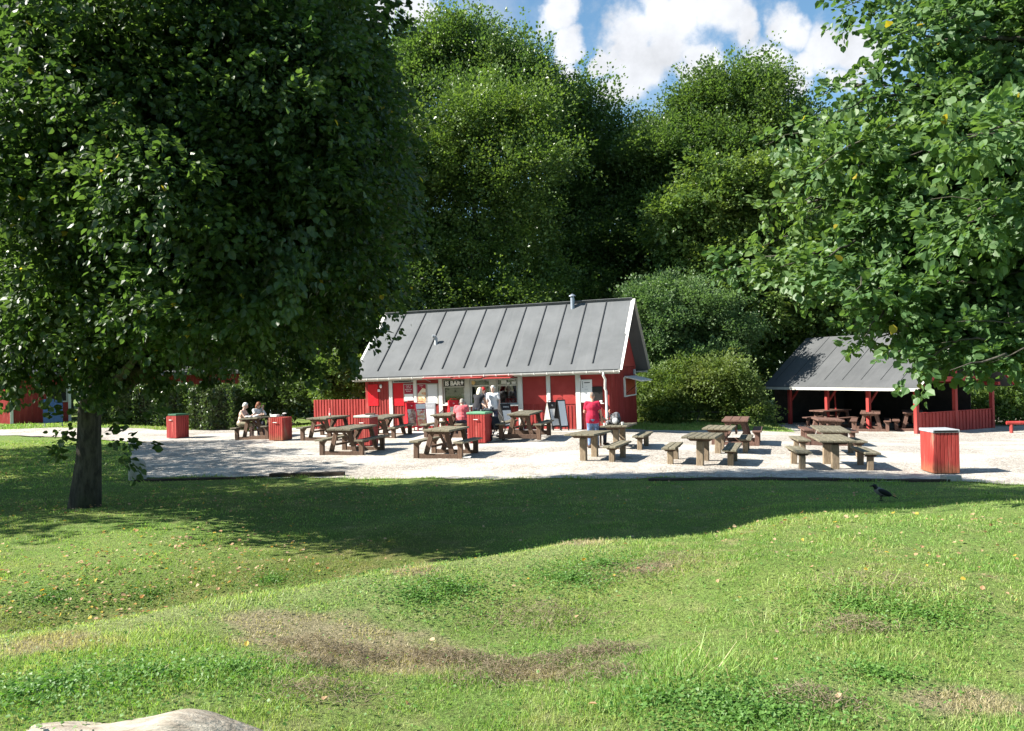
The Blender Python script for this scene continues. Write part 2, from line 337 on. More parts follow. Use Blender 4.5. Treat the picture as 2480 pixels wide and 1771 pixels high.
# ================================================================ GROUND
rng = np.random.default_rng(7)
FX = [-60, -21, -14.9, -9.3, -3.5, 0, 8.9, 10.1, 14, 30, 60]; FY = [38.0, 34.9, 32.0, 20.3, 19.0, 18.35, 17.1, 16.4, 14.8, 11.5, 6]
BX = [-60, -16, -14, -6, -5.9, 4, 4.5, 11, 12.2, 16, 26, 60]; BY = [39, 37.6, 38, 36.5, 35.5, 33.0, 32.0, 32.4, 38, 45, 45, 44]
def gravel_front(x): return np.interp(x, FX, FY) + .10 * np.sin(np.asarray(x) * 2.3) + .06 * np.sin(np.asarray(x) * 6.1 + 1)
def gravel_back(x): return np.interp(x, BX, BY) + .2 * np.sin(np.asarray(x) * 1.7) + .1 * np.sin(np.asarray(x) * 4.4)
dead = [gptd(760, 1425), gptd(640, 1390), gptd(850, 1470), gptd(110, 1430), gptd(1440, 1262), gptd(920, 1265), gptd(1290, 1203), gptd(1180, 1500), gptd(2150, 1560)]
dead_r = [.66, .42, .42, .30, .20, .26, .30, .24, .30]
hay = [gptd(*p) for p in ((960, 1462), (1010, 1470), (1060, 1478), (1120, 1490), (1200, 1482), (1290, 1462), (1345, 1450), (1200, 1375), (1205, 1380), (1400, 1275), (1480, 1250), (1330, 1500), (1090, 1510), (780, 1460), (700, 1440), (720, 1540), (690, 1480), (1900, 1395), (1960, 1300), (1800, 1560))]
clov = [(gptd(*p), r) for p, r in (((1270, 1290), .62), (1230 and (1340, 1255), .5), ((1000, 1310), .6), ((930, 1330), .4), ((120, 1530), .55), ((330, 1500), .5), ((40, 1560), .4), ((520, 1490), .35), ((1600, 1560), .5), ((1720, 1590), .4), ((1650, 1600), .5), ((1900, 1345), .5), ((2050, 1370), .5), ((1950, 1500), .4), ((1470, 1560), .3), ((110, 1330), .6), ((330, 1320), .5), ((600, 1290), .6))]
def lawn_group():
    gt = bpy.data.node_groups.new('lawn_colour', 'ShaderNodeTree'); gt.interface.new_socket('Color', in_out='OUTPUT', socket_type='NodeSocketColor'); gt.interface.new_socket('Dry', in_out='OUTPUT', socket_type='NodeSocketFloat')
    t = NT(gt); pos = t.n('ShaderNodeNewGeometry').outputs['Position']
    n1 = t.noise(pos, .75, 4, .6); n2 = t.noise(pos, 3.2, 5, .6); n3 = t.noise(pos, .28, 2, .5)
    c = t.mix(t.ramp(n1, .35, .68), (.168, .272, .060), (.270, .335, .095))
    c = t.mix(t.ramp(n2, .48, .72), c, (.335, .345, .14))
    c = t.mix(t.math('MULTIPLY', t.ramp(n3, .4, .65), .6), c, (.185, .310, .080))
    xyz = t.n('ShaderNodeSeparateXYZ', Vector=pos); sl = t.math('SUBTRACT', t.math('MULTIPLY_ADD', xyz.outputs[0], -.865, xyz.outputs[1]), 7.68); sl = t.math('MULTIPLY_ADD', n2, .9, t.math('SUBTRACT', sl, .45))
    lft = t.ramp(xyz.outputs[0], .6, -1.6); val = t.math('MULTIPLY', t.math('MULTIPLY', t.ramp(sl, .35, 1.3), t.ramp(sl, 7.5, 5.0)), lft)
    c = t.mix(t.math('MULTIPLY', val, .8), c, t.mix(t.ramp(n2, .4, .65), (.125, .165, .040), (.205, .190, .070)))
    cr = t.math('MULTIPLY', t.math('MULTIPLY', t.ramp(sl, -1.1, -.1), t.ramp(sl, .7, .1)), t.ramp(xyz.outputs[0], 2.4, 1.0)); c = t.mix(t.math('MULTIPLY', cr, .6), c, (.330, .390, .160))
    acc = 0.0
    dn = t.math('MULTIPLY_ADD', n2, 1.1, -.55)
    for p, r in zip(dead, dead_r):
        v = t.n('ShaderNodeVectorMath', {'operation': 'SUBTRACT'}); t.put(v.inputs[0], pos); v.inputs[1].default_value = p
        v2 = t.n('ShaderNodeVectorMath', {'operation': 'MULTIPLY'}); t.put(v2.inputs[0], v.outputs[0]); v2.inputs[1].default_value = (.75, 1.15, .3)
        ln = t.n('ShaderNodeVectorMath', {'operation': 'LENGTH'}); t.put(ln.inputs[0], v2.outputs[0])
        acc = t.math('MAXIMUM', acc, t.math('SUBTRACT', 1.0, t.math('DIVIDE', ln.outputs['Value'], r * 1.25)))
    dry = t.ramp(t.math('ADD', acc, dn), .08, .60)
    c = t.mix(t.math('MULTIPLY', dry, .88), c, (.37, .30, .20))
    o = gt.nodes.new('NodeGroupOutput'); t.put(o.inputs[0], c); t.put(o.inputs[1], dry); return gt
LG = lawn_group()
def lawn_mat():
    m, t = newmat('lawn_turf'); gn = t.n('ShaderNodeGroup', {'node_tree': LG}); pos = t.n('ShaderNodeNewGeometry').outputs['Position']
    f = t.noise(pos, 38, 6, .7); soil = t.ramp(t.noise(pos, 11, 5, .65), .35, .75)
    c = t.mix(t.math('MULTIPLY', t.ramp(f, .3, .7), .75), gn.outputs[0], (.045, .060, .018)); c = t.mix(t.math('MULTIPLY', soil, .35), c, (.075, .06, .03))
    p = t.n('ShaderNodeBsdfPrincipled', Base_Color=c, Roughness=.95); p.inputs['Specular IOR Level'].default_value = .1
    t.put(p.inputs['Normal'], t.n('ShaderNodeBump', Strength=.9, Distance=.04, Height=f).outputs[0]); finish(t, p); return m
def blade_mat():
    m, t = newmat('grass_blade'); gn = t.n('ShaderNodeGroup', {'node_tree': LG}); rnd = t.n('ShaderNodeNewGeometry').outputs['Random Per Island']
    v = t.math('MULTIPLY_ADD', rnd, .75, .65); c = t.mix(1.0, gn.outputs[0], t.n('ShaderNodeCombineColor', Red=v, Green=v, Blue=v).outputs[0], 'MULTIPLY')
    c = t.mix(t.math('GREATER_THAN', t.math('FRACT', t.math('MULTIPLY', rnd, 53.3)), .93), c, (.40, .34, .18))
    p = t.n('ShaderNodeBsdfPrincipled', Base_Color=c, Roughness=.5); p.inputs['Specular IOR Level'].default_value = .3
    tl = t.n('ShaderNodeBsdfTranslucent', Color=t.mix(1.0, c, (1.7, 1.9, .9), 'MULTIPLY')); mx = t.n('ShaderNodeMixShader', i0=.35); t.put(mx.inputs[1], p); t.put(mx.inputs[2], tl); finish(t, mx); return m
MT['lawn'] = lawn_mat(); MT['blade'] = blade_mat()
MT['clover'] = leaf_mat('clover_leaf', (.075, .165, .034), (.125, .235, .050), (.10, .20, .04), (1.6, 1.9, .9), .5)
MT['hay'] = leaf_mat('dry_clippings', (.15, .12, .082), (.30, .25, .17), (.22, .18, .12), (1.2, 1.1, .8), .8, .1)
MT['litter'] = leaf_mat('fallen_leaf', (.40, .22, .11), (.52, .40, .26), (.46, .26, .15), (1.3, 1.0, .6), .6, .2, ya=.12, yel=(.5, .36, .06))
def grid_mesh(name, xs, ys, zf, mat, smooth=True, yfun=None):
    X, Y = np.meshgrid(xs, ys)
    if yfun is not None: Y = yfun(X, Y)
    Z = zf(X, Y); V = np.stack([X, Y, Z], -1).reshape(-1, 3); nx, ny = len(xs), len(ys)
    i = np.arange(nx - 1)[None, :] + np.arange(ny - 1)[:, None] * nx; Q = np.stack([i, i + 1, i + nx + 1, i + nx], -1).reshape(-1, 4)
    return np_mesh(name, V, Q, mat, smooth=smooth)
xs = np.concatenate([-np.geomspace(400, 21, 24), np.arange(-20, 20.01, .2), np.geomspace(21, 400, 24)])
ys = np.concatenate([np.arange(-6, 20, .2), np.arange(20, 46, .5), np.geomspace(46, 500, 24)])
def zl(X, Y):
    h = g(X, Y); ing = sst(.05, .5, Y - gravel_front(X)) * sst(.05, .5, gravel_back(X) - Y)
    return h - .08 * ing + .012 * np.sin(X * 9.1 + Y * 3) * np.sin(Y * 8.3 - X * 2) * (1 - sst(8, 14, Y))
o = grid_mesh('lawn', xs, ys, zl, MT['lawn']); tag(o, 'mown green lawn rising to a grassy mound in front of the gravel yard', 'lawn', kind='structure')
def gravel_mat():
    m, t = newmat('pale_gravel'); pos = t.n('ShaderNodeNewGeometry').outputs['Position']
    vo = t.n('ShaderNodeTexVoronoi', Vector=pos, Scale=30.0); sp = t.n('ShaderNodeSeparateColor', Color=vo.outputs['Color'])
    vb = t.n('ShaderNodeTexVoronoi', Vector=pos, Scale=13.0); sb = t.n('ShaderNodeSeparateColor', Color=vb.outputs['Color'])
    big = t.noise(pos, .35, 4, .6); mid = t.noise(pos, 1.6, 6, .65)
    c = t.mix(sp.outputs[0], (.24, .215, .185), (.56, .52, .46)); c = t.mix(t.math('MULTIPLY', t.ramp(sb.outputs[0], .55, .85), .6), c, (.20, .17, .145))
    c = t.mix(t.ramp(vo.outputs['Distance'], .55, .85), c, (.22, .19, .165))
    c = t.mix(t.math('MULTIPLY', t.ramp(big, .42, .62), .45), c, (.62, .59, .535)); c = t.mix(t.math('MULTIPLY', t.ramp(mid, .56, .72), .35), c, (.30, .255, .205))
    p = t.n('ShaderNodeBsdfPrincipled', Base_Color=c, Roughness=.9); p.inputs['Specular IOR Level'].default_value = .15
    hgt = t.math('MULTIPLY_ADD', vo.outputs['Distance'], -1.0, t.math('MULTIPLY', sb.outputs[1], .9))
    t.put(p.inputs['Normal'], t.n('ShaderNodeBump', Strength=.55, Distance=.03, Height=hgt).outputs[0]); finish(t, p); return m
MT['gravel'] = gravel_mat()
us = np.concatenate([np.arange(-58, -20, 1.0), np.arange(-20, 20, .2), np.arange(20, 58, 1.0)]); vv = np.linspace(0, 1, 60)
o = grid_mesh('gravel_yard', us, vv, lambda X, Y: g(X, Y) + .02 + .008 * np.sin(X * 5 + Y) * np.sin(Y * 6), MT['gravel'], yfun=lambda X, Y: gravel_front(X) * (1 - Y) + gravel_back(X) * Y)
tag(o, 'pale sunlit gravel yard in front of the kiosk', 'gravel yard', kind='structure')
# ---------------------------------------------------------------- grass blades
def scatter(n, x0, x1, y0, y1, cone=.70):
    x = rng.uniform(x0, x1, n); y = rng.uniform(y0, y1, n)
    k = (np.abs(x) < cone * y + .8); return x[k], y[k]
bv = []
def blades(x, y, hmin, hmax, w, spread=.9):
    n = len(x); z = g(x, y) - .006; th = rng.uniform(0, 2 * np.pi, n); h = rng.uniform(hmin, hmax, n) * (.6 + .8 * rng.random(n) ** 2) * (.65 + 1.1 * dens_noise(x * 1.3, y * 1.3) ** 2)
    la = rng.normal(0, spread * .5, n); lb = rng.normal(0, spread * .5, n)
    tip = np.stack([la * h, lb * h, h / np.sqrt(1 + (la * la + lb * lb) * .6)], 1); b = np.stack([x, y, z], 1)
    side = np.stack([np.cos(th), np.sin(th), np.zeros(n)], 1) * (w * rng.uniform(.6, 1.2, n))[:, None] * .5
    bv.append(np.stack([b - side, b + side, b + tip + side * .25, b + tip - side * .25], 1).reshape(-1, 3))
def dens_noise(x, y): return .5 + .5 * np.sin(x * 2.1 + 1.3 * np.sin(y * 1.7)) * np.sin(y * 2.6 + 1.1 * np.sin(x * 1.9 + 2))
x, y = scatter(230000, -4.5, 4.5, 2.6, 5.2); blades(x, y, .012, .036, .005)
x, y = scatter(190000, -7, 7, 5.0, 9.0); blades(x, y, .012, .036, .008)
x, y = scatter(110000, -10, 10, 8.8, 13.0); blades(x, y, .014, .036, .012)
x, y = scatter(90000, -16, 14, 12.8, 19.5); k = y < gravel_front(x) + .04; blades(x[k], y[k], .014, .036, .018)
x, y = scatter(60000, -26, -8.5, 19, 33); k = y < gravel_front(x) + .05; blades(x[k], y[k], .025, .06, .03)
x, y = scatter(30000, 3.8, 13, 31.5, 38); k = y > gravel_back(x) - .1; blades(x[k], y[k], .03, .10, .035)
x, y = scatter(26000, -34, -5, 36, 41, 1.0); k = y > gravel_back(x) - .1; blades(x[k], y[k], .03, .09, .04)
# longer tufts
for (px, py, n, r) in ((1820, 1330, 320, .30), (1760, 1365, 260, .25), (1560, 1500, 150, .2), (1950, 1350, 150, .3), (300, 1300, 260, .5), (520, 1260, 260, .5), (2150, 1380, 120, .3), (1480, 1460, 100, .2)):
    p = gptd(px, py); blades(rng.normal(p.x, r, n), rng.normal(p.y, r, n), .05, .13, .007, 1.0)
x = rng.uniform(-9.3, 12, 9000); y = gravel_front(x) + np.abs(rng.normal(0, .13, 9000)) * (.3 + .7 * np.sin(x * 1.9 + np.sin(x * 5)) ** 2) - .05; blades(x, y, .02, .085, .014)
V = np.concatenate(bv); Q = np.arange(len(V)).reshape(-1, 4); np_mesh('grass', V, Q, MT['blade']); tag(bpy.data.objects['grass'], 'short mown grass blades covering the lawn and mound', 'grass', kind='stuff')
# clover, dry clippings, fallen leaves : flat little leaves lying on the turf
def flat_leaves(name, x, y, z, size, tilt, mat, label, cat, asp=1.0):
    n = len(x); th = rng.uniform(0, 2 * np.pi, n); nrm = np.stack([rng.normal(0, tilt, n), rng.normal(0, tilt, n), np.ones(n)], 1); nrm /= np.linalg.norm(nrm, axis=1)[:, None]
    a = np.stack([np.cos(th), np.sin(th), np.zeros(n)], 1); a -= nrm * (a * nrm).sum(1)[:, None]; a /= np.linalg.norm(a, axis=1)[:, None]; b = np.cross(nrm, a)
    s = (size * rng.uniform(.6, 1.3, n))[:, None]; c = np.stack([x, y, z], 1); cu = rng.uniform(-.25, .35, n)[:, None] * s
    V = np.stack([c - a * s * .5, c + b * s * .42 * asp + nrm * cu, c + a * s * .5 + nrm * cu * .4, c - b * s * .42 * asp + nrm * cu], 1).reshape(-1, 3)
    o = np_mesh(name, V, np.arange(len(V)).reshape(-1, 4), mat); tag(o, label, cat, kind='stuff')
cx, cy = [], []
for p, r in clov:
    n = int(4600 * r * r); rr = np.abs(rng.normal(0, r * .62, n)); th = rng.uniform(0, 6.283, n); cx.append(p.x + rr * np.cos(th) * 1.25); cy.append(p.y + rr * np.sin(th))
x, y = scatter(9000, -7, 7, 2.8, 9.5); cx.append(x); cy.append(y)
cx = np.concatenate(cx); cy = np.concatenate(cy); flat_leaves('clover', cx, cy, g(cx, cy) + rng.uniform(.015, .045, len(cx)), .022, .45, MT['clover'], 'patches of darker clover in the sunny lawn', 'clover')
cx, cy, cz = [], [], []
for p in hay:
    n = 620; r = .13 if p.y < 6 else .24; xx = rng.normal(p.x, r * 1.3, n); yy = rng.normal(p.y, r * .8, n); cx.append(xx); cy.append(yy)
    cz.append(g(xx, yy) + .085 * np.exp(-((xx - p.x) ** 2 + (yy - p.y) ** 2) / (r * r)) * rng.random(n) + .012)
cx = np.concatenate(cx); cy = np.concatenate(cy); cz = np.concatenate(cz); flat_leaves('dry_grass', cx, cy, cz, .07, .6, MT['hay'], 'clumps of dry mown clippings lying across the mound', 'clippings', .07)
cx, cy = [], []
def lit(n, px, py, sx, sy):
    p = gptd(px, py); cx.append(rng.normal(p.x, sx, n)); cy.append(rng.normal(p.y, sy, n))
lit(520, 300, 1290, 1.5, 1.4); lit(140, 480, 1230, 1.2, 1.2); lit(260, 60, 1330, 1.2, .9); lit(300, 500, 1110, 3.0, 1.5); lit(220, 900, 1110, 3.2, 1.3); lit(90, 1500, 1120, 2.5, 1.2)
lit(150, 1850, 1210, 1.8, 1.6); lit(60, 2150, 1230, 1.2, 1.2); lit(10, 1700, 1450, 1.4, .9); lit(6, 900, 1300, 1.6, 1.2); lit(120, 150, 1130, 1.8, .9); lit(110, 40, 1040, 1.8, 3)
cx = np.concatenate(cx); cy = np.concatenate(cy); k = (cy < gravel_front(cx) + .1) & (cy > 3); cx, cy = cx[k], cy[k]
LIT = (cx, cy)
# edging timbers, log, blocks
def ground_line(a, b, zoff): return [(a.x, a.y, gz(a.x, a.y) + zoff), (b.x, b.y, gz(b.x, b.y) + zoff)]
def edging(name, pa, pb, h, w, label, cat, mat, group=None):
    a, b = gptd(*pa), gptd(*pb); n = 9; mb = MB()
    P = [a.lerp(b, i / (n - 1)) for i in range(n)]
    for i in range(n - 1):
        q0, q1 = P[i], P[i + 1]; j0, j1 = .012 * math.sin(i * 2.3), .012 * math.sin((i + 1) * 2.3)
        d = (q1 - q0).normalized(); s = Vector((-d.y, d.x, 0)) * w / 2; t = Vector((0, 0, 1))
        z0, z1 = gz(q0.x, q0.y), gz(q1.x, q1.y); q0 = Vector((q0.x, q0.y, z0)); q1 = Vector((q1.x, q1.y, z1))
        mb.add([q0 - s - t * .1, q0 + s - t * .1, q0 + s + t * (h + j0), q0 - s + t * (h - j0), q1 - s - t * .1, q1 + s - t * .1, q1 + s + t * (h + j1), q1 - s + t * (h - j1)], [(0, 1, 2, 3), (4, 7, 6, 5), (0, 4, 5, 1), (1, 5, 6, 2), (2, 6, 7, 3), (3, 7, 4, 0)])
    o = mb.build(name, mat); tag(o, label, cat, group); return o
edging('edging_timber', (300, 1070), (640, 1061), .05, .12, 'low grey timber edging along the shaded gravel by the big trunk', 'edging', MT['timber'], 'timbers edging the gravel yard')
edging('edging_timber', (600, 1062), (765, 1058), .11, .18, 'raised black timber beam at the edge of the gravel, alone on the shaded side', 'edging', MT['timber'], 'timbers edging the gravel yard')
edging('edging_timber', (1440, 1068), (1790, 1067), .05, .14, 'split dark edging log between gravel and shaded grass below the paired tables', 'edging', MT['timber'], 'timbers edging the gravel yard')
edging('edging_timber', (1795, 1067), (2108, 1070), .055, .13, 'dark edging beam running up to the large red bin', 'edging', MT['timber'], 'timbers edging the gravel yard')
p = gptd(2112, 1069); MB().box((p.x, p.y, p.z + .05), (.34, .22, .16), Matrix.Rotation(R(6), 3, 'Z')).build('concrete_block', MT['stone'], bevel=.01)
tag(bpy.data.objects['concrete_block'], 'pale concrete block at the foot of the large red bin', 'block')
p = gptd(306, 1066); mb = MB(); mb.lathe([(.02, -.1), (.20, -.1), (.21, .12), (.19, .40), (.13, .50), (.02, .52)], (p.x, p.y, p.z), 9); o = mb.build('boulder', MT['stone'], bevel=.02); tag(o, 'pale upright stone at the corner of the gravel beside the big trunk', 'stone')
def log():
    n, m = 60, 22; P = []
    a, b = at(40, 1790, 3.5), at(720, 1800, 3.62)
    vs, fs = [], []
    for i in range(n):
        t = i / (n - 1); c = a.lerp(b, t); 
        rad = .105 * (.58 + .50 * math.exp(-((t - .62) / .20) ** 2) + .06 * math.exp(-((t - .14) / .1) ** 2) - .22 * max(0, t - .86) / .14 - .30 * max(0, .06 - t) / .06)
        c.z = gz(c.x, c.y) - .045 + .025 * math.exp(-((t - .62) / .22) ** 2)
        for k in range(m):
            th = 2 * math.pi * k / m; rr = rad * (1 + .10 * math.sin(3 * th + t * 4) + .05 * math.sin(7 * th + 11 * t) + .035 * math.sin(13 * th - 5 * t) + .03 * math.sin(t * 30 + 2 * th))
            vs.append(c + Vector((-.12 * math.sin(th) * rr, math.cos(th) * rr * 1.5, math.sin(th) * rr)))
    for i in range(n - 1):
        for k in range(m): fs.append((i * m + k, i * m + (k + 1) % m, (i + 1) * m + (k + 1) % m, (i + 1) * m + k))
    fs.append(tuple(range(m))[::-1]); fs.append(tuple((n - 1) * m + k for k in range(m)))
    mb = MB(); mb.add(vs, fs); o = mb.build('driftwood_log', MT['palewood'], smooth=True); tag(o, 'bleached bare log lying in the grass at the bottom of the view', 'log')
log()
# ================================================================ TREES
def nrm(v): return v / np.maximum(np.linalg.norm(v, axis=-1, keepdims=True), 1e-9)
LEAF4 = np.array([[0, 0, 0], [-.36, .48, .07], [0, 1, 0], [.36, .48, .07]]); LEAF4Q = np.array([[0, 1, 2, 3]])
LEAF6 = np.array([[0, 0, 0], [-.42, .26, .10], [-.40, .66, .10], [0, 1.05, -.06], [.40, .66, .10], [.42, .26, .10]]); LEAF6Q = np.array([[0, 1, 2, 3], [0, 3, 4, 5]])
def leaves_mesh(name, pos, axis, normal, size, mat, parent, tri6=False):
    """one small leaf per row"""
    T, TQ = (LEAF6, LEAF6Q) if tri6 else (LEAF4, LEAF4Q)
    a = nrm(axis); n = nrm(normal - a * (normal * a).sum(-1, keepdims=True)); b = np.cross(a, n)
    V = pos[:, None] + (T[None, :, 0, None] * b[:, None] + T[None, :, 1, None] * a[:, None] + T[None, :, 2, None] * n[:, None]) * size[:, None, None]
    k = len(T); Q = (np.arange(len(pos))[:, None, None] * k + TQ[None]).reshape(-1, 4)
    return np_mesh(name, V.reshape(-1, 3), Q, mat, parent)
def sprays(r, org, ax, L, W, K, leaf, droop=.15, upn=1.0, thick=.12):
    """org, ax (S,3) -> leaf pos / axis / normal / size, K leaves on each flat spray"""
    S_ = len(org); ax = nrm(ax); up = np.array([0, 0, 1.0])
    n = nrm(up - ax * (ax @ up)[:, None] + r.normal(0, .35, (S_, 3))); n = nrm(n - ax * (n * ax).sum(1, keepdims=True)); s = np.cross(ax, n)
    t = r.random((S_, K)) ** .8; side = r.uniform(-1, 1, (S_, K)); Lk = (L * r.uniform(.6, 1.3, S_))[:, None]
    w = W * (1 - .75 * t) * Lk
    p = org[:, None] + ax[:, None] * (t * Lk)[..., None] + s[:, None] * (side * w)[..., None] + n[:, None] * r.normal(0, thick, (S_, K, 1)) * Lk[..., None]
    p[..., 2] -= droop * (t * Lk) ** 2 / L
    la = ax[:, None] * .8 + s[:, None] * side[..., None] * 1.1 + r.normal(0, .35, (S_, K, 3)); la[..., 2] -= droop * 1.2
    ln = n[:, None] * upn + r.normal(0, .5, (S_, K, 3))
    sz = leaf * r.uniform(.5, 1.3, (S_, K))
    return p.reshape(-1, 3), la.reshape(-1, 3), ln.reshape(-1, 3), sz.ravel()
def clump(r, blobs, k=6, f=.42):
    out = []
    for c, R_ in blobs:
        c = np.array(c); R_ = np.array(R_)
        for _ in range(k):
            v = nrm(r.normal(0, 1, 3) + np.array([0, 0, .25])); out.append((tuple(c + v * R_ * r.uniform(.55, 1.0)), tuple(R_ * f * r.uniform(.65, 1.35) * np.array([1.2, 1.2, .55]))))
    return out
def blob_sprays(r, blobs, nspr, up=.35, shell=.62):
    """blobs: (centre xyz, radii xyz)"""
    C = np.array([b[0] for b in blobs]); Rr = np.array([b[1] for b in blobs], float); wt = (Rr[:, 0] * Rr[:, 2] + Rr[:, 1] * Rr[:, 2]) ; wt = wt / wt.sum()
    i = r.choice(len(blobs), nspr, p=wt); v = nrm(r.normal(0, 1, (nspr, 3))); rad = np.where(r.random(nspr) < .72, r.uniform(shell, 1.0, nspr), r.uniform(.15, 1.0, nspr))
    org = C[i] + v * Rr[i] * rad[:, None]; ax = nrm(v * np.array([1, 1, .7]) + np.array([0, 0, up]) + r.normal(0, .30, (nspr, 3))); return org, ax
def branch_tube(mb, r, a, b, r0, r1, sag=0.0, n=6, wob=.05):
    a = Vector(a); b = Vector(b); L = (b - a).length; P = []; Rd = []
    for i in range(n):
        t = i / (n - 1); p = a.lerp(b, t); p.z += sag * L * math.sin(math.pi * t)
        if 0 < i < n - 1: p += Vector(r.normal(0, wob * L / n * 2, 3))
        P.append(p); Rd.append(r0 * (1 - t) + r1 * t)
    mb.tube(P, Rd, 7)
def pxblobs(lst, d, depth=1.0, dj=0.0, r=None):
    out = []
    for q in lst:
        x, y, rx, ry = q[:4]; dd = d + (q[4] if len(q) > 4 else 0) + (r.normal(0, dj) if r is not None and dj else 0)
        c = atd(x, y, dd); k = dd * S / FPX; out.append((tuple(c), (rx * k, max(rx, ry) * k * depth, ry * k)))
    return out
def tree(name, seed, blobs, base, nspr, K, leaf, L, W, mat, label, cat, group, tr=.35, ck=0, cf=.42, spikes=0, bark='barkgrey', up=.35, droop=.12, limbs=10, tri6=False, shell=.62, trunk_top=None, extra=None, upn=1.0):
    r = np.random.default_rng(seed); root = empty(name, base, 0, label, cat, group); B = Vector(base)
    org, ax = blob_sprays(r, clump(r, blobs, ck, cf) + (blobs if not ck else []), nspr, up, shell)
    p, la, ln, sz = sprays(r, org, ax, L, W, K, leaf, droop, upn)
    if spikes:
        C_ = np.array([b[0] for b in blobs]); R_ = np.array([b[1] for b in blobs]); i_ = r.choice(len(blobs), spikes, p=R_[:, 0] / R_[:, 0].sum()); v_ = r.normal(0, 1, (spikes, 3)); v_[:, 2] = np.abs(v_[:, 2]) * .9; v_ = nrm(v_)
        e = sprays(r, C_[i_] + v_ * R_[i_] * .95, v_ * np.array([.9, .9, .5]) + np.array([0, 0, .8]) + r.normal(0, .25, (spikes, 3)), 2.3, .20, 30, leaf, .05); p = np.concatenate([p, e[0]]); la = np.concatenate([la, e[1]]); ln = np.concatenate([ln, e[2]]); sz = np.concatenate([sz, e[3]])
    if extra is not None:
        e = extra(r); p = np.concatenate([p, e[0]]); la = np.concatenate([la, e[1]]); ln = np.concatenate([ln, e[2]]); sz = np.concatenate([sz, e[3]])
    gr = g(p[:, 0], p[:, 1]) + .03; k = p[:, 2] > gr; p, la, ln, sz = p[k], la[k], ln[k], sz[k]
    leaves_mesh('crown', p - np.array(base), la, ln, sz, mat, root, tri6)
    zs = [b[0][2] + b[1][2] * .5 for b in blobs]; top = Vector(trunk_top) if trunk_top is not None else Vector((np.mean([b[0][0] for b in blobs]) * .6 + base[0] * .4, np.mean([b[0][1] for b in blobs]) * .6 + base[1] * .4, np.percentile(zs, 75)))
    mb = MB(); n = 9; P = []; Rd = []
    for i in range(n):
        t = i / (n - 1); q = Vector((0, 0, -.15)).lerp(top - B, t) + (Vector((r.normal(0, .05), r.normal(0, .05), 0)) if 0 < i else Vector()); P.append(q); Rd.append(tr * (1.25 if i == 0 else 1.0) * (1 - .85 * t))
    mb.tube(P, Rd, 10)
    idx = r.choice(len(blobs), min(limbs, len(blobs)), replace=False)
    for j in idx:
        c = Vector(blobs[j][0]) - B; zt = max(.25, min(.9, (c.z - .35 * (Vector((c.x, c.y)).length)) / max((top - B).z, .1)))
        a = Vector((0, 0, 0)).lerp(top - B, zt); branch_tube(mb, r, a, c, tr * (1 - .85 * zt) * .6, .03, -.04)
    mb.build('trunk', MT[bark], root, smooth=True); return root
# ---- big shading tree on the left
tb = gptd(186, 1127); base = (tb.x, tb.y, tb.z)
SIL = [(330, 120, 300, 200), (120, 200, 240, 220), (560, 200, 220, 200), (330, 380, 280, 210), (90, 450, 220, 210), (620, 430, 200, 200), (300, 600, 270, 140), (520, 620, 180, 120), (690, 500, 110, 150), (740, 330, 110, 150), (650, 635, 100, 70),
       (80, 650, 180, 110), (400, 690, 200, 50), (200, 690, 120, 50), (560, 680, 120, 40), (590, 10, 140, 160), (330, -60, 280, 170), (20, -20, 240, 200), (770, 210, 60, 120), (735, 60, 45, 80), (20, 715, 80, 30), (330, 745, 150, 22), (110, 735, 90, 24), (520, 730, 120, 24), (800, 400, 70, 130),
       (330, -220, 220, 140), (500, -180, 150, 130), (120, -180, 170, 140), (330, -380, 130, 120), (340, -500, 70, 80)]
LBw = []
for (x_, y_, rx, ry) in SIL:
    for o_ in ((-1.9 if y_ >= 450 else -3.0, -1.1, 1.2) if y_ >= 100 else (-3.0, -1.3, .3) if y_ > -120 else (-2.8, -1.0)):
        d_ = 13.6 + o_ + min(abs(x_ - 360) / 360, 1.2) * 1.5; c_ = atd(x_, y_, d_); k_ = d_ * S / FPX; LBw.append((tuple(c_), (rx * k_, 1.35 if y_ > 0 else 1.1, ry * k_)))
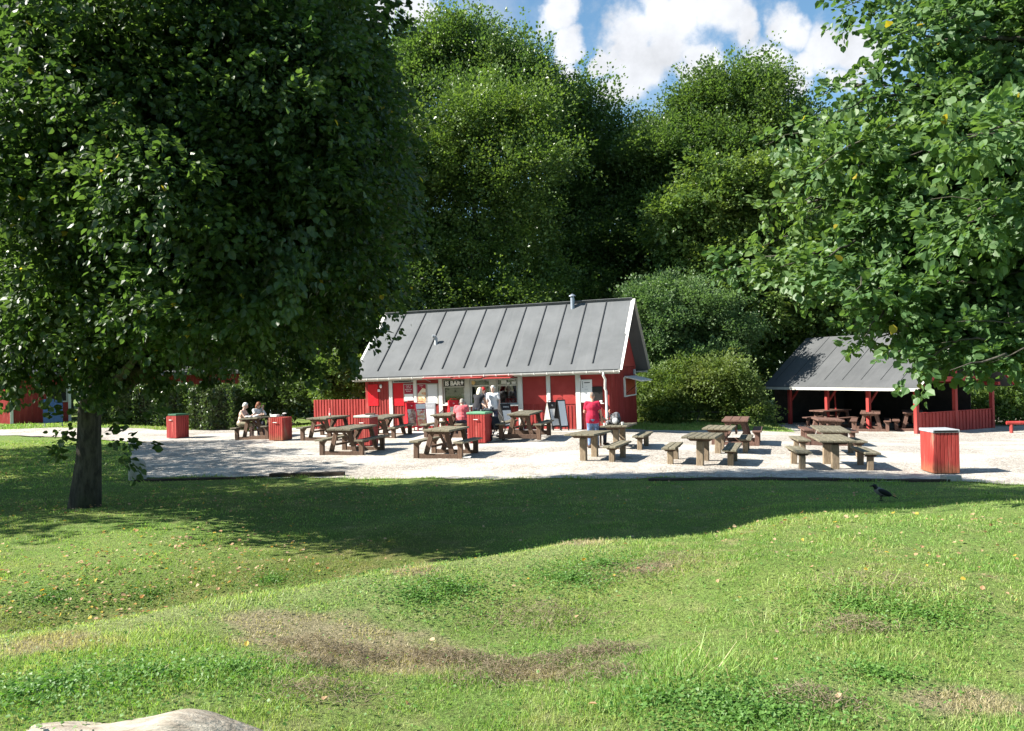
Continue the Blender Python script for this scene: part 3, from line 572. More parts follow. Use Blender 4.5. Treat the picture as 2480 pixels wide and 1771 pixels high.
def low_sprigs(r):
    """leafy shoots round the foot of the trunk"""
    O, A = [], []
    for (px, py, dx, dz, dd) in ((165, 985, -1, .1, -.2), (140, 960, -1, -.1, 0), (150, 1000, -.7, -.3, -.3), (245, 985, 1, .05, -.3), (275, 1005, 1, -.2, -.2), (300, 990, 1, .1, .1), (260, 1020, .8, -.4, -.3), (235, 940, .7, .4, -.3), (225, 960, .5, .2, -.4), (150, 905, -.6, .4, -.3), (235, 905, .4, .5, -.3), (180, 880, -.3, .6, -.4), (215, 870, .3, .6, -.4), (120, 870, -.5, .3, 0)):
        for q in range(2 if py > 930 else 3):
            O.append(atd(px + r.normal(0, 14), py + r.normal(0, 10), 14.9 + dd + r.normal(0, .15))); A.append((dx + r.normal(0, .3), r.normal(0, .5), dz + r.normal(0, .2)))
    low = sprays(r, np.array(O), np.array(A), .38, .5, 9, .13, .25); O, A = [], []
    for (x0, y0, x1, y1, dd) in ((760, 60, 872, 28, -.5), (740, 100, 850, 92, -1), (730, 150, 800, 128, -2), (760, 190, 872, 205, 0), (760, 260, 850, 310, -1), (780, 350, 905, 395, -.5), (780, 420, 925, 470, 0), (760, 480, 930, 545, .3), (720, 540, 880, 600, -.6), (720, 580, 890, 640, 0), (690, 610, 840, 685, -.5), (690, 630, 832, 735, -.2), (660, 650, 770, 790, 0), (600, 690, 690, 815, 0), (520, 720, 590, 822, -.4), (430, 730, 470, 830, .4), (330, 740, 350, 838, -.5), (240, 740, 250, 830, .3), (120, 740, 110, 845, -.6), (60, 730, 40, 850, -.3), (20, 720, 5, 830, -.8), (180, 760, 215, 850, -1),
        (650, 500, 640, 600, -3.6), (520, 560, 560, 650, -3.4), (420, 420, 470, 500, -3.8), (560, 330, 640, 380, -3.4), (640, 180, 700, 220, -2.8)):
        a_, b_ = atd(x0, y0, 14.4 + dd), atd(x1, y1, 14.0 + dd)
        for q in range(20):
            t = r.random() ** .7; p_ = a_.lerp(b_, t) + Vector(r.normal(0, .16 * (1.3 - t), 3)); d_ = (b_ - a_).normalized(); O.append(p_); A.append(d_ + Vector(r.normal(0, .45, 3)))
    outer = sprays(r, np.array(O), np.array(A), .42, .42, 15, .10, .5); O, A = [], []
    rr = np.random.default_rng(31)
    for i in range(120):
        x_ = abs(rr.normal(0, 230)) + 5 if i < 96 else rr.uniform(250, 760); y_ = rr.uniform(-20, 430) if i < 80 else rr.uniform(0, 720)
        c_ = atd(x_, y_, 10.3 + rr.uniform(-.7, .7) + abs(x_ - 340) / 340 * 1.3); ax_ = Vector((rr.normal(-.55, .35), rr.normal(-.7, .3), rr.normal(.15, .25))).normalized()
        for q in range(16):
            O.append(c_ + ax_ * rr.uniform(-.55, .35) + Vector(rr.normal(0, .13, 3))); A.append(ax_ + Vector(rr.normal(0, .45, 3)))
    near = sprays(r, np.array(O), np.array(A), .36, .5, 14, .085, .4)
    return tuple(np.concatenate(z) for z in zip(low, outer, near))
tree('lime_tree', 11, LBw, base, 19000, 22, .082, .66, .36, MT['lf_lime'], 'huge dark broadleaf tree with thick leaning trunk at the left of the lawn', 'tree', None, tr=.25, bark='bark', up=.05, droop=.40, limbs=30, tri6=True, shell=.5, ck=8, cf=.36, trunk_top=atd(250, 60, 14.9), extra=low_sprigs)
# ---- large leaved tree on the right, trunk out of frame
RT = Vector((8.2, 9.6, gz(8.2, 9.6)))
def limb_blobs(r):
    out = []
    for (x0, y0, x1, y1, d0, d1, ra, rb, n) in (
        (2480, -100, 1905, 5, 10.5, 9.5, 150, 40, 6), (2480, 60, 2010, 70, 10, 9.2, 160, 60, 6), (2480, 180, 1870, 190, 10, 9.2, 120, 26, 8), (2480, 260, 1740, 285, 10, 9.6, 130, 26, 8), (2480, 330, 1860, 330, 9.5, 8.6, 130, 60, 7),
        (2500, 400, 1800, 395, 9.6, 9.0, 150, 50, 7), (2500, 450, 1715, 462, 10, 9.4, 130, 28, 8), (2500, 520, 1640, 575, 9.8, 9.2, 140, 36, 9), (2500, 600, 1740, 590, 9.3, 8.7, 150, 45, 8), (2500, 640, 1930, 655, 9, 8.3, 120, 60, 7),
        (2500, 640, 1890, 650, 9.4, 8.9, 90, 20, 8), (2500, 670, 1905, 722, 9.2, 8.6, 90, 22, 8), (2500, 715, 2005, 765, 9, 8.3, 80, 26, 7), (2500, 725, 2110, 785, 8.8, 8.0, 70, 24, 7), (2500, 690, 1925, 752, 9.2, 8.6, 80, 24, 8), (2500, 715, 2035, 795, 9.0, 8.3, 70, 26, 7), (2400, 725, 2085, 798, 8.8, 8.2, 60, 20, 6), (2500, 680, 1985, 735, 9.1, 8.5, 90, 30, 7), (2500, 735, 2210, 802, 8.8, 7.8, 70, 24, 6), (2500, 620, 2080, 690, 9.0, 8.4, 90, 60, 6), (2500, 560, 2000, 600, 9.4, 8.8, 120, 70, 7), (2500, 380, 1960, 470, 9.4, 8.8, 120, 80, 7), (2500, 200, 2080, 250, 9.8, 9.0, 140, 80, 6), (2500, 260, 2150, 300, 9, 7.4, 140, 70, 5), (2500, 480, 2150, 480, 9, 7.2, 140, 80, 5)):
        for i in range(n):
            t = i / (n - 1); t = t ** .8; rr = ra * (1 - t) + rb * t; c = atd(x0 + (x1 - x0) * t, y0 + (y1 - y0) * t, d0 + (d1 - d0) * t + r.normal(0, .25)); k = c.y * S / FPX
            out.append((tuple(c), (rr * k, rr * k * 1.3, rr * k * .75)))
    return out
RB = limb_blobs(np.random.default_rng(5))
rt = tree('lime_tree', 12, RB, tuple(RT), 9000, 15, .082, .30, .55, MT['lf_big'], 'large leaved bright tree reaching in from the right edge above the open shelter', 'tree', None, tr=.25, bark='bark', up=.08, droop=.22, limbs=0, tri6=True, shell=.45, trunk_top=(RT.x + .3, RT.y + .2, 9.5), upn=.8)
mb = MB(); r = np.random.default_rng(3)
for (x1, y1, d1, z0) in ((1960, 190, 9.2, 4.6), (1790, 280, 9.6, 4.2), (1760, 460, 9.4, 3.6), (1700, 570, 9.2, 3.0), (1920, 665, 8.9, 2.6), (1950, 750, 8.6, 2.3), (2040, 790, 8.3, 2.2), (2010, 70, 9.3, 5.0), (2150, 300, 7.6, 4.2), (2150, 480, 7.4, 3.5)):
    branch_tube(mb, r, (0, 0, z0), atd(x1, y1, d1) - RT, .07, .008, .05, 8, .08)
for b_ in RB:
    c = Vector(b_[0]) - RT; q = c + Vector((r.uniform(.2, .9), r.normal(0, .2), r.uniform(-.05, .35))); branch_tube(mb, r, q, c + Vector((-b_[1][0] * r.uniform(.6, 1.2), r.normal(0, .3), r.normal(0, .12))), .014, .003, .03, 6, .06)
mb.build('limbs', MT['bark'], rt, smooth=True)
# ---- forest behind the yard
FG = 'woodland trees behind the yard'
def bg(seed, lst, d, bx, nspr, K, leaf, L, mat, label, up=.6, droop=.10, tr=.35, name='beech_tree', shell=.55, depth=.9, W=.42, cat='tree', group=FG, limbs=9):
    c = atd(bx, 900, d); tree(name, seed, pxblobs(lst, d, depth, .8, np.random.default_rng(seed + 100)), (c.x, c.y, gz(c.x, c.y)), int(nspr * 2.3), K, leaf * 1.1, L * (1.25 if name == 'beech_tree' else 1), (.36 if name == 'beech_tree' else W), MT[mat], label, cat, group, tr=tr, up=up, droop=droop, shell=shell, limbs=limbs, ck=(14 if cat == 'shrub' else 9), cf=(.26 if cat == 'shrub' else .31), spikes=(260 if name == 'beech_tree' else 0))
bg(21, [(q[0], q[1] + 55) + q[2:] for q in [(940, 70, 34, 50), (990, 60, 40, 45), (1040, 60, 40, 50), (1090, 85, 40, 45), (1140, 85, 45, 45), (1170, 130, 45, 45), (900, 120, 60, 60), (960, 130, 70, 70), (1040, 130, 80, 70), (1120, 150, 80, 70), (1185, 175, 30, 40), (880, 200, 80, 80), (980, 220, 120, 90), (1110, 220, 110, 80), (840, 270, 70, 90), (900, 330, 100, 110)]], 50, 1010, 1500, 34, .17, 1.5, 'lf_beech', 'tall beech behind the kiosk whose crown tops all the others', .9)
bg(22, [(q[0], q[1] + 40) + q[2:] for q in [(1010, 260, 80, 60), (1100, 235, 100, 65), (1170, 280, 70, 70), (1050, 330, 130, 90), (1150, 350, 110, 80), (960, 340, 60, 80), (900, 430, 80, 90), (1000, 440, 120, 90), (1130, 450, 100, 80), (920, 540, 90, 90), (1030, 560, 110, 90), (1150, 560, 90, 80), (900, 640, 80, 60), (1000, 650, 110, 60), (1120, 650, 110, 60), (1210, 620, 60, 60)]], 44, 1060, 1650, 34, .15, 1.3, 'lf_beechy', 'yellowish green beech directly behind the kiosk roof', .45)
bg(23, [(q[0], q[1] + 45) + q[2:] for q in [(1250, 180, 34, 36), (1290, 190, 40, 40), (1270, 240, 70, 50), (1340, 260, 60, 45), (1400, 290, 50, 40), (1300, 330, 110, 80), (1400, 380, 90, 80), (1320, 450, 120, 100), (1430, 480, 90, 100), (1300, 570, 120, 90), (1420, 590, 100, 90), (1340, 660, 120, 60), (1470, 360, 60, 80), (1490, 480, 70, 90), (1480, 600, 60, 80), (1230, 330, 60, 90), (1240, 480, 60, 90)]], 53, 1330, 2300, 34, .18, 1.5, 'lf_beech', 'dark shaded beech in the gap between the two sunlit crowns', .5)
bg(24, [(q[0], q[1] + 50) + q[2:] for q in [(1690, 140, 20, 30), (1600, 165, 50, 40), (1655, 165, 50, 45), (1710, 185, 55, 45), (1560, 200, 55, 45), (1630, 225, 90, 60), (1730, 235, 70, 50), (1780, 245, 35, 28), (1500, 275, 55, 50), (1570, 290, 90, 60), (1680, 300, 100, 60), (1770, 300, 60, 50), (1460, 330, 60, 70), (1540, 370, 90, 70), (1650, 370, 100, 60), (1480, 450, 90, 80), (1800, 380, 70, 60)]], 51, 1620, 1600, 34, .17, 1.4, 'lf_beech', 'bright green beech with a feathery top behind the maple', .8)
bg(25, [(q[0], q[1] + 20) + q[2:] for q in [(1560, 400, 80, 50), (1650, 375, 80, 45), (1750, 380, 90, 45), (1840, 400, 60, 50), (1520, 470, 70, 60), (1610, 460, 100, 70), (1730, 460, 110, 70), (1560, 545, 60, 50), (1660, 550, 100, 70), (1780, 540, 100, 80), (1600, 625, 70, 45), (1700, 640, 100, 60), (1820, 630, 90, 70), (1640, 700, 60, 45), (1730, 705, 85, 50), (1680, 765, 45, 40), (1850, 650, 80, 45), (1650, 755, 45, 35)]], 44, 1640, 1900, 28, .19, 1.1, 'lf_maple', 'layered maple to the left of the open shelter', .15, .2, name='maple_tree', tr=.3)
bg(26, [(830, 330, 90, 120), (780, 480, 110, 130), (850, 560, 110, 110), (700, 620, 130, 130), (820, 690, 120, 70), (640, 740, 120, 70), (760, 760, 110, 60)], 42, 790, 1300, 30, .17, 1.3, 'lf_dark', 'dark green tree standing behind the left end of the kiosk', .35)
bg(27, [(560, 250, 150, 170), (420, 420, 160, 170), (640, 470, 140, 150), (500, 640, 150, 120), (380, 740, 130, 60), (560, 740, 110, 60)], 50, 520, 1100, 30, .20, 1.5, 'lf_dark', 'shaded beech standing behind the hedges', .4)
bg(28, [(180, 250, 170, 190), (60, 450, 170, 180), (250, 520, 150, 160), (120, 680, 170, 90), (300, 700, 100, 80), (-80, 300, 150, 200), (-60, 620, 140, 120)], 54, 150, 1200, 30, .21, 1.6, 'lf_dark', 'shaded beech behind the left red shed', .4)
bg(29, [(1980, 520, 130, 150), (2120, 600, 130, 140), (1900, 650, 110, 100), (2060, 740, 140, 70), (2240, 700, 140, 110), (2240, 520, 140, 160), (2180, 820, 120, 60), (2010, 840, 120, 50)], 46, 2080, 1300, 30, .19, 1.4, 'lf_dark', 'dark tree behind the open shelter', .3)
bg(30, [(2230, 860, 60, 40), (2290, 840, 60, 60), (2260, 910, 60, 30), (2200, 900, 40, 30), (2330, 900, 60, 40)], 37, 2260, 420, 26, .13, .8, 'lf_maple', 'leafy bush beside the red rail at the right edge', .3, name='shrub', tr=.06, cat='shrub', group='shrubs round the yard')
bg(31, [(1440, 690, 50, 45), (1500, 675, 60, 45), (1560, 695, 50, 40), (1450, 750, 60, 55), (1530, 750, 70, 55), (1600, 745, 45, 45), (1640, 770, 40, 40), (1470, 815, 60, 50), (1560, 815, 70, 50)], 39.5, 1520, 1300, 26, .12, .95, 'lf_willow', 'tall grey green willow bush beside the kiosk gable', .75, .05, name='shrub', tr=.08, cat='shrub', group='shrubs round the yard')
bg(32, [(1480, 870, 55, 45), (1560, 855, 70, 50), (1620, 850, 50, 50), (1500, 915, 70, 36), (1590, 905, 75, 42), (1650, 905, 40, 38), (1440, 900, 30, 45)], 37.2, 1550, 1300, 24, .10, .8, 'lf_shrub', 'low tangled bush right of the kiosk, in front of the willow bush', .4, .1, name='shrub', tr=.05, cat='shrub', group='shrubs round the yard')
bg(33, [(740, 830, 35, 30), (770, 855, 40, 30), (800, 840, 30, 30), (725, 860, 25, 25)], 38, 765, 420, 24, .12, .6, 'lf_maple', 'sunlit bush showing over the red board fence', .4, name='shrub', tr=.05, cat='shrub', group='shrubs round the yard')
bg(34, [(640, 880, 60, 50), (690, 860, 50, 40), (600, 850, 50, 50), (560, 900, 50, 40)], 40, 630, 520, 26, .13, .7, 'lf_hedge', 'dark shaded bush between the last hedge and the fence', .3, name='shrub', tr=.06, cat='shrub', group='shrubs round the yard')
# understorey that reads as one dark mass behind everything
r = np.random.default_rng(77); bl = []
for i in range(46):
    px = -450 + 3150 * i / 45; bl.append((px, 620 + 120 * math.sin(i * 1.9), 100, 150, 60 - 46 + r.uniform(0, 6))); bl.append((px + 30, 830 + 30 * math.sin(i * 2.7), 80, 80, r.uniform(4, 9)))
org, ax = blob_sprays(r, pxblobs(bl, 46, .5), 9000, .4); p, la, ln, sz = sprays(r, org, ax, 1.8, .5, 22, .40)
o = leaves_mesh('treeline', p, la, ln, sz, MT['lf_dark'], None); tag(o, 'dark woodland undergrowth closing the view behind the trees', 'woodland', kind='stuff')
# clipped hedges : dense leafy blocks with a clipped box shape
def hedge(seed, x0, x1, d, ztop, label):
    r = np.random.default_rng(seed); a, b = atd(x0, 900, d), atd(x1, 900, d); zb = gz((a.x + b.x) / 2, d); root = empty('hedge', ((a.x + b.x) / 2, d, zb), 0, label, 'hedge', 'clipped hedges along the back path')
    hx, hy, hz = (b.x - a.x) / 2, .75, ztop / 2; n = 9000; u = r.uniform(-1, 1, (n, 3)); f = r.integers(0, 4, n)
    u[f == 0, 1] = -1; u[f == 1, 2] = 1; u[f == 2, 0] = 1; u[f == 3, 0] = -1; k = r.random(n) < .2; u[k] *= .85
    q = np.sign(u) * np.abs(u) ** 1.0; rd = 1 - .09 * np.clip((np.abs(u[:, [0]]) ** 4 + np.abs(u[:, [2]]) ** 4 - 1), 0, 1); p = q * np.array([hx, hy, hz]) * rd + np.array([0, 0, hz]) + r.normal(0, .045, (n, 3)) + (.10 * np.sin(u[:, [0]] * 5 + seed) * np.array([[0, 1, .5]]))
    nn = u ** 5 + r.normal(0, .5, (n, 3)); leaves_mesh('foliage', p, r.normal(0, 1, (n, 3)) + np.array([0, 0, .6]), nn, .11 * r.uniform(.7, 1.3, n), MT['lf_hedge'], root)
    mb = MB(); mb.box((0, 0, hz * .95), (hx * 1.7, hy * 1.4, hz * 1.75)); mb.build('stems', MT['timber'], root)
hedge(41, 232, 300, 40, 1.75, 'first clipped hedge, beside the big trunk')
hedge(42, 312, 424, 40, 1.85, 'middle clipped hedge, behind the bin with the green lid')
hedge(43, 432, 530, 38.5, 1.95, 'last clipped hedge, behind the seated couple')

# off to the left of the view: the tree whose shade falls across the left lawn
c = Vector((-15.5, 15.4, 0)); q = [((c.x + dx, c.y + dy, z), (2.7, 2.7, 2.2)) for dx, dy, z in ((0, 0, 4.2), (-1, 1.5, 5.2), (.6, -1.6, 5.4), (0, .5, 6.6), (-.4, 3.6, 4.6), (-.6, 4.2, 6.2), (-3, 8, 4.5), (-3.5, 8.5, 6.5), (-5, 12, 4), (-5, 12.5, 6))]
tree('lime_tree', 51, q, (c.x, c.y, gz(c.x, c.y)), 6000, 16, .15, .7, .5, MT['lf_lime'], 'smaller broadleaf tree standing left of the big shading tree', 'tree', None, tr=.22, bark='bark', up=.1, droop=.4, limbs=6)
# fallen leaves
lx, ly = LIT; n = len(lx); r = np.random.default_rng(9)
o = leaves_mesh('leaf_litter', np.stack([lx, ly, g(lx, ly) + r.uniform(.03, .055, n)], 1), np.concatenate([r.normal(0, 1, (n, 2)), r.normal(0, .25, (n, 1))], 1), np.concatenate([r.normal(0, .45, (n, 2)), np.ones((n, 1))], 1), .036 * r.uniform(.6, 1.3, n) * (1 + .25 * (ly > 9)), MT['litter'], None, True)
tag(o, 'fallen brown and yellow leaves scattered on the grass', 'fallen leaves', kind='stuff')
# ================================================================ KIOSK
KX, KY, KZ = 3.58, 30.5, .20
MK = Matrix.Translation((KX, KY, KZ)) @ Euler((0, R(-.65), R(-19.03)), 'XYZ').to_matrix().to_4x4()
MKI = MK.inverted()
def F(px, py, y0=0.0):
    o = MKI @ Vector((0, 0, CAMH)); d = MKI.to_3x3() @ ray(px, py); t = (y0 - o.y) / d.y; q = o + d * t; return q.x, q.z
def FG_(px, py, x0=0.0):
    o = MKI @ Vector((0, 0, CAMH)); d = MKI.to_3x3() @ ray(px, py); t = (x0 - o.x) / d.x; q = o + d * t; return q.y, q.z
kiosk = empty('snack_kiosk', (KX, KY, KZ), R(-19.03), 'red timber ice cream kiosk with white posts and grey felt gable roof', 'kiosk', ry=R(-.65))
W_, D_, ZE, RUN, RISE = 10.1, 5.4, 2.20, 3.35, 2.78
OH, OG = .38, .50
ZW = 2.37                                       # wall top under the roof slope at the facade
def X(px): return F(px, 960)[0]
def rect(x0, x1, y0, y1, yl=0.0):
    """photo pixel rectangle -> local x range and z range on the facade"""
    xm = (x0 + x1) / 2; a, b = F(x0, y1, yl), F(x1, y0, yl); return a[0], b[0], F(xm, y1, yl)[1], F(xm, y0, yl)[1]
def slab(name, x0, x1, z0, z1, ya, yb, mat, parent=kiosk, bevel=.004):
    mb = MB(); mb.span((x0, ya, z0), (x1, yb, z1)); return mb.build(name, mat, parent, bevel=bevel)
# wall shell : facade with three serving openings, gables, back, floor and dark room
xa, xb = X(1076), X(1256); zs, zl_ = F(1150, 977)[1], F(1150, 918)[1]
mb = MB()
mb.span((-W_, 0, -.15), (0, .10, zs)); mb.span((-W_, 0, zs), (xa, .10, zl_)); mb.span((xb, 0, zs), (0, .10, zl_)); mb.span((-W_, 0, zl_), (0, .10, ZW))
def gable(x0, x1):
    mb.prism([(x0, 0.1, -.15), (x0, D_, -.15), (x0, D_, ZW), (x0, D_ / 2, ZE + RISE - .05), (x0, .1, ZW)], (x1 - x0, 0, 0))
gable(-.10, 0); gable(-W_, -W_ + .10); mb.span((-W_ + .1, D_ - .1, -.15), (-.1, D_, ZW))
bat = .020
def battens(x0, x1, z0, z1, step=.125):
    n = int((x1 - x0) / step)
    for i in range(n): xx = x0 + (i + .5) * (x1 - x0) / n; mb.span((xx - .024, -bat, z0), (xx + .024, .002, z1))
battens(-W_ + .06, X(944), -.1, ZW - .2); battens(X(953), X(1003), -.1, F(975, 984)[1]); battens(X(1011), X(1064), -.1, F(1040, 979)[1])
battens(X(1074), X(1256), -.1, zs - .12); battens(X(1267), X(1324), -.1, F(1295, 981)[1] - .02); battens(X(1335), X(1395), -.1, F(1365, 981)[1] - .02); battens(X(1408), X(1470), -.1, F(1440, 985)[1])
n = 40
for i in range(n):
    yy = .06 + (D_ - .12) * (i + .5) / n; mb.span((-.002, yy - .024, -.1), (bat, yy + .024, 2.30))
mb.build('wall', MT['red'], kiosk, bevel=.003)
mb = MB(); mb.prism([(.004, .05, 2.31), (.004, D_ - .05, 2.31), (.004, D_ - .05, ZW - .08), (.004, D_ / 2, ZE + RISE - .2), (.004, .05, ZW - .08)], (.016, 0, 0)); mb.build('gable_board', MT['redpanel'], kiosk)
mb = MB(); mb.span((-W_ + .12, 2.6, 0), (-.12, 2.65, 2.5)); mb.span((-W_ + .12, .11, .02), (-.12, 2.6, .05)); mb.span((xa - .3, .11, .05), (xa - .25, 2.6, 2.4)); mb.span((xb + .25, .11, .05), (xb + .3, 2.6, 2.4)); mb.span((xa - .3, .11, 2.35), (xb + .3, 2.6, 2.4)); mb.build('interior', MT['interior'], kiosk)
mb = MB(); mb.span((xa, .8, .9), (xb, 1.25, .94)); mb.span((xa + .2, .75, 1.25), (X(1128), .95, 1.27)); mb.build('counter', MT['grey'], kiosk)
slab('cooler', X(1228), X(1250), .3, 1.75, .9, 1.3, MT['navy']); slab('menu_box', X(1100), X(1109), 1.27, 1.42, .75, .9, MT['whiteplain'])
slab('light_panel', X(1216), X(1220), .95, 1.75, .7, .75, MT['whiteplain'])
# panels in the bays
def panel(name, x0, x1, y0, y1, mat, t=.022, base=.0): a, b, z0, z1 = rect(x0, x1, y0, y1); return slab(name, a, b, z0, z1, -t - base, -base + .001, mat)
for x0, x1 in ((1268, 1323.5), (1336, 1394)):
    panel('panel', x0, x1, 911, 979, MT['redpanel']); 
panel('panel', 1011.5, 1063, 919, 977, MT['redpanel'], .012); panel('panel', 1408, 1468, 905, 982, MT['redpanel'], .012)
panel('panel', 953, 1003, 918, 983, MT['redpanel'], .010); dr = panel('shutter_board', 893, 916, 931, 983, MT['redbright'], .035); dr['label'] = 'bright red board on the left siding'
dr = panel('shutter_board', 954, 978.5, 928, 983, MT['redbright'], .03); dr['label'] = 'bright red board under the web address'
# white posts
for x0, x1 in ((944, 952), (1003.5, 1010.7), (1064, 1073), (1256, 1266.5), (1324.7, 1334), (1395.5, 1407)):
    slab('post', X(x0), X(x1), -.12, ZW - .02, -.07, .0, MT['white'], bevel=.006)
for x0, x1 in ((1127.5, 1139.5), (1189, 1203)): slab('window_post', X(x0), X(x1), -.1, zl_ + .25, -.05, .11, MT['offwhite'], bevel=.005)
slab('corner_board', -W_ - .02, -W_ + .14, -.12, ZW - .03, -.03, .0, MT['red'])
# serving windows
def window(x0, x1, ty0, ty1, py0, py1, name='serving_window'):
    a, b = X(x0), X(x1); xm = (x0 + x1) / 2; zt1, zt0, zp1, zp0 = [F(xm, q)[1] for q in (ty0, ty1, py0, py1)]
    fr = .055; mb = MB()
    mb.span((a, -.02, zp0 - fr), (a + fr, .06, zt1 + fr)); mb.span((b - fr, -.02, zp0 - fr), (b, .06, zt1 + fr))
    for z0, z1 in ((zp0 - fr, zp0), (zp1, zt0), (zt1, zt1 + fr)): mb.span((a + fr, -.02, z0), (b - fr, .06, z1))
    w_ = mb.build(name, MT['offwhite'], kiosk, bevel=.004)
    mb = MB(); mb.span((a + fr, .02, zp0), (b - fr, .026, zp1)); mb.build('pane', MT['glass'], w_)
    mb = MB(); mb.span((a + fr, .02, zt0), (b - fr, .026, zt1)); mb.build('transom_pane', MT['glass'], w_)
    mb = MB(); mb.span((a - .03, -.16, zp0 - fr - .06), (b + .03, .0, zp0 - fr - .002)); mb.build('sill', MT['white'], w_, bevel=.005); return a, b, zt0, zt1, zp0, zp1
w1 = window(1074.5, 1127.5, 923, 935, 938, 975); w2 = window(1140, 1188.5, 921, 933, 936, 977); w3 = window(1203.5, 1255.5, 920, 931, 935, 976)
# IS BAR sign, sticker, notices in the transoms
a, b, z0, z1 = rect(1076.5, 1124.5, 922, 936); sg = slab('ice_bar_sign', a, b, z0, z1, -.055, -.022, MT['black'])
def facing(cx, cz, y): return Matrix.Translation((cx, y, cz)) @ Matrix.Rotation(R(90), 4, 'X')
text_mesh('IS BAR', (z1 - z0) * 1.02, MT['whiteplain'], sg, facing(a + (b - a) * .44, (z0 + z1) / 2, -.06), off=.012)
xc = a + (b - a) * .91; h = z1 - z0; mb = MB(); mb.add([(xc - .04, -.06, z0 + h * .55), (xc + .04, -.06, z0 + h * .55), (xc, -.06, z0 + h * .1)], [(2, 1, 0)]); mb.ell((xc, -.06, z0 + h * .66), (.06, .012, .055)); mb.ell((xc, -.06, z0 + h * .85), (.03, .012, .045)); mb.build('ice_cream_cone', MT['whiteplain'], sg)
mb = MB(); c = F(1146, 927); mb.ell((c[0], .0, c[1]), (.085, .012, .085), n=18); mb.build('sticker', M_('orange_round_sticker', (.72, .42, .12), .5, (.6, .5, .3), 18), kiosk)
for x0, x1, y0, y1, mk in ((1215, 1227, 920, 930, 'paper'), (1228, 1236, 926, 930, 'paper'), (1240, 1250, 924, 930, 'paper')): panel('notice', x0, x1, y0, y1, MT[mk], .008, .025)
# web address board, posters, notice boards
a, b, z0, z1 = rect(952.5, 1001, 919.5, 927); sg = slab('web_sign', a, b, z0, z1, -.05, -.022, MT['grey']); text_mesh('www.emmashuset.dk', (z1 - z0) * .72, MT['black'], sg, facing((a + b) / 2, (z0 + z1) / 2, -.054), off=.004)
def poster(x0, x1, y0, y1, mat, frame, nm='poster', fr=.03):
    a, b, z0, z1 = rect(x0, x1, y0, y1); p_ = slab(nm, a, b, z0, z1, -.055, -.022, frame); mb = MB(); mb.span((a + fr, -.058, z0 + fr), (b - fr, -.05, z1 - fr)); mb.build('print', mat, p_); return p_, a, b, z0, z1
def lines(par, a, b, z0, z1, words, mat, y=-.062, top=.12, gap=.10, size=.085):
    for i, wd in enumerate(words): text_mesh(wd, (z1 - z0) * size, mat, par, facing((a + b) / 2, z1 - (z1 - z0) * (top + i * gap), y), ext=.001)
MT['posterred'] = M_('dark_red_print', (.34, .018, .045), .4, (.28, .014, .035), 4)
p_, a, b, z0, z1 = poster(979.5, 1003, 930, 972, MT['posterred'], MT['offwhite']); lines(p_, a, b, z0, z1, ['Husk at', 'du kan', 'betale med', 'dankort'], MT['whiteplain'], size=.10)
mb = MB(); mb.span((a + .04, -.060, z0 + .04), (b - .04, -.056, z0 + (z1 - z0) * .42)); mb.build('white_field', MT['whiteplain'], p_)
p_, a, b, z0, z1 = poster(1011.5, 1034, 929, 979.5, MT['posterred'], MT['offwhite']); lines(p_, a, b, z0, z1, ['Softice', 'is'], MT['whiteplain'], top=.1, gap=.07, size=.07)
mb = MB(); w = b - a; h = z1 - z0; mb.add([(a + .04, -.06, z0 + .04), (b - .04, -.06, z0 + .04), (b - .04, -.06, z0 + h * .74), (a + w * .62, -.06, z0 + h * .80), (a + .05, -.06, z0 + h * .5)], [(0, 1, 2, 3, 4)]); mb.build('picture', MT['cream'], p_)
poster(1036.5, 1061.5, 929, 978.5, MT['whiteplain'], MT['offwhite'], 'display_case', .045)
p_, a, b, z0, z1 = poster(1408.5, 1434, 919.5, 975, MT['whiteplain'], MT['whiteplain'], 'notice_board', .01)
mb = MB()
for i in range(5): mb.span((a + .06, -.062, z1 - .10 - i * .05), (a + .09, -.058, z1 - .075 - i * .05))
mb.span((a + .14, -.062, z1 - .13), (b - .08, -.058, z1 - .10)); mb.build('printed_marks', MT['black'], p_)
lines(p_, a, b, z0, z1, ['A', 'toilet'], MT['grey'], top=.3, gap=.12, size=.07)
poster(1435.5, 1459.5, 936.5, 974, MT['black'], MT['dark'], 'chalk_board', .03)
slab('shelf', X(1446), X(1464), F(1455, 978)[1], F(1455, 976)[1], -.16, -.02, MT['white']); mb = MB(); c = F(1457, 974); mb.lathe([(.05, 0), (.06, .07), (.02, .09)], (c[0], -.09, c[1] - .02), 10); mb.build('cup', MT['whiteplain'], kiosk)
c = F(924, 935.5); mb = MB(); mb.ell((c[0], -.06, c[1]), (.05, .05, .085)); mb.build('lamp', MT['whiteplain'], kiosk, smooth=True); c = F(918.5, 946); slab('switch', c[0] - .05, c[0] + .05, c[1] - .05, c[1] + .05, -.05, -.015, MT['whiteplain'])
c = F(1405.5, 919); slab('lamp', c[0] - .03, c[0] + .03, c[1] - .06, c[1] + .06, -.12, -.07, MT['whiteplain'])
# raised shutter flaps over the windows
for x0, x1 in ((1043, 1112), (1113.5, 1186), (1188, 1254)):
    a, b = X(x0), X(x1); zh = F((x0 + x1) / 2, 916)[1] + .03; mb = MB(); M = Matrix.Rotation(R(3), 3, 'X'); mb.box(((a + b) / 2, -.42, zh - .0), (b - a - .02, .74, .035), M); fl = mb.build('awning_flap', MT['redpanel'], kiosk, bevel=.004)
    for xx in (a + .04, b - .04): mb = MB(); mb.beam((xx, -.70, zh - .03), (xx, -.03, zh - .16), .014, .014); mb.build('stay', MT['grey'], fl)
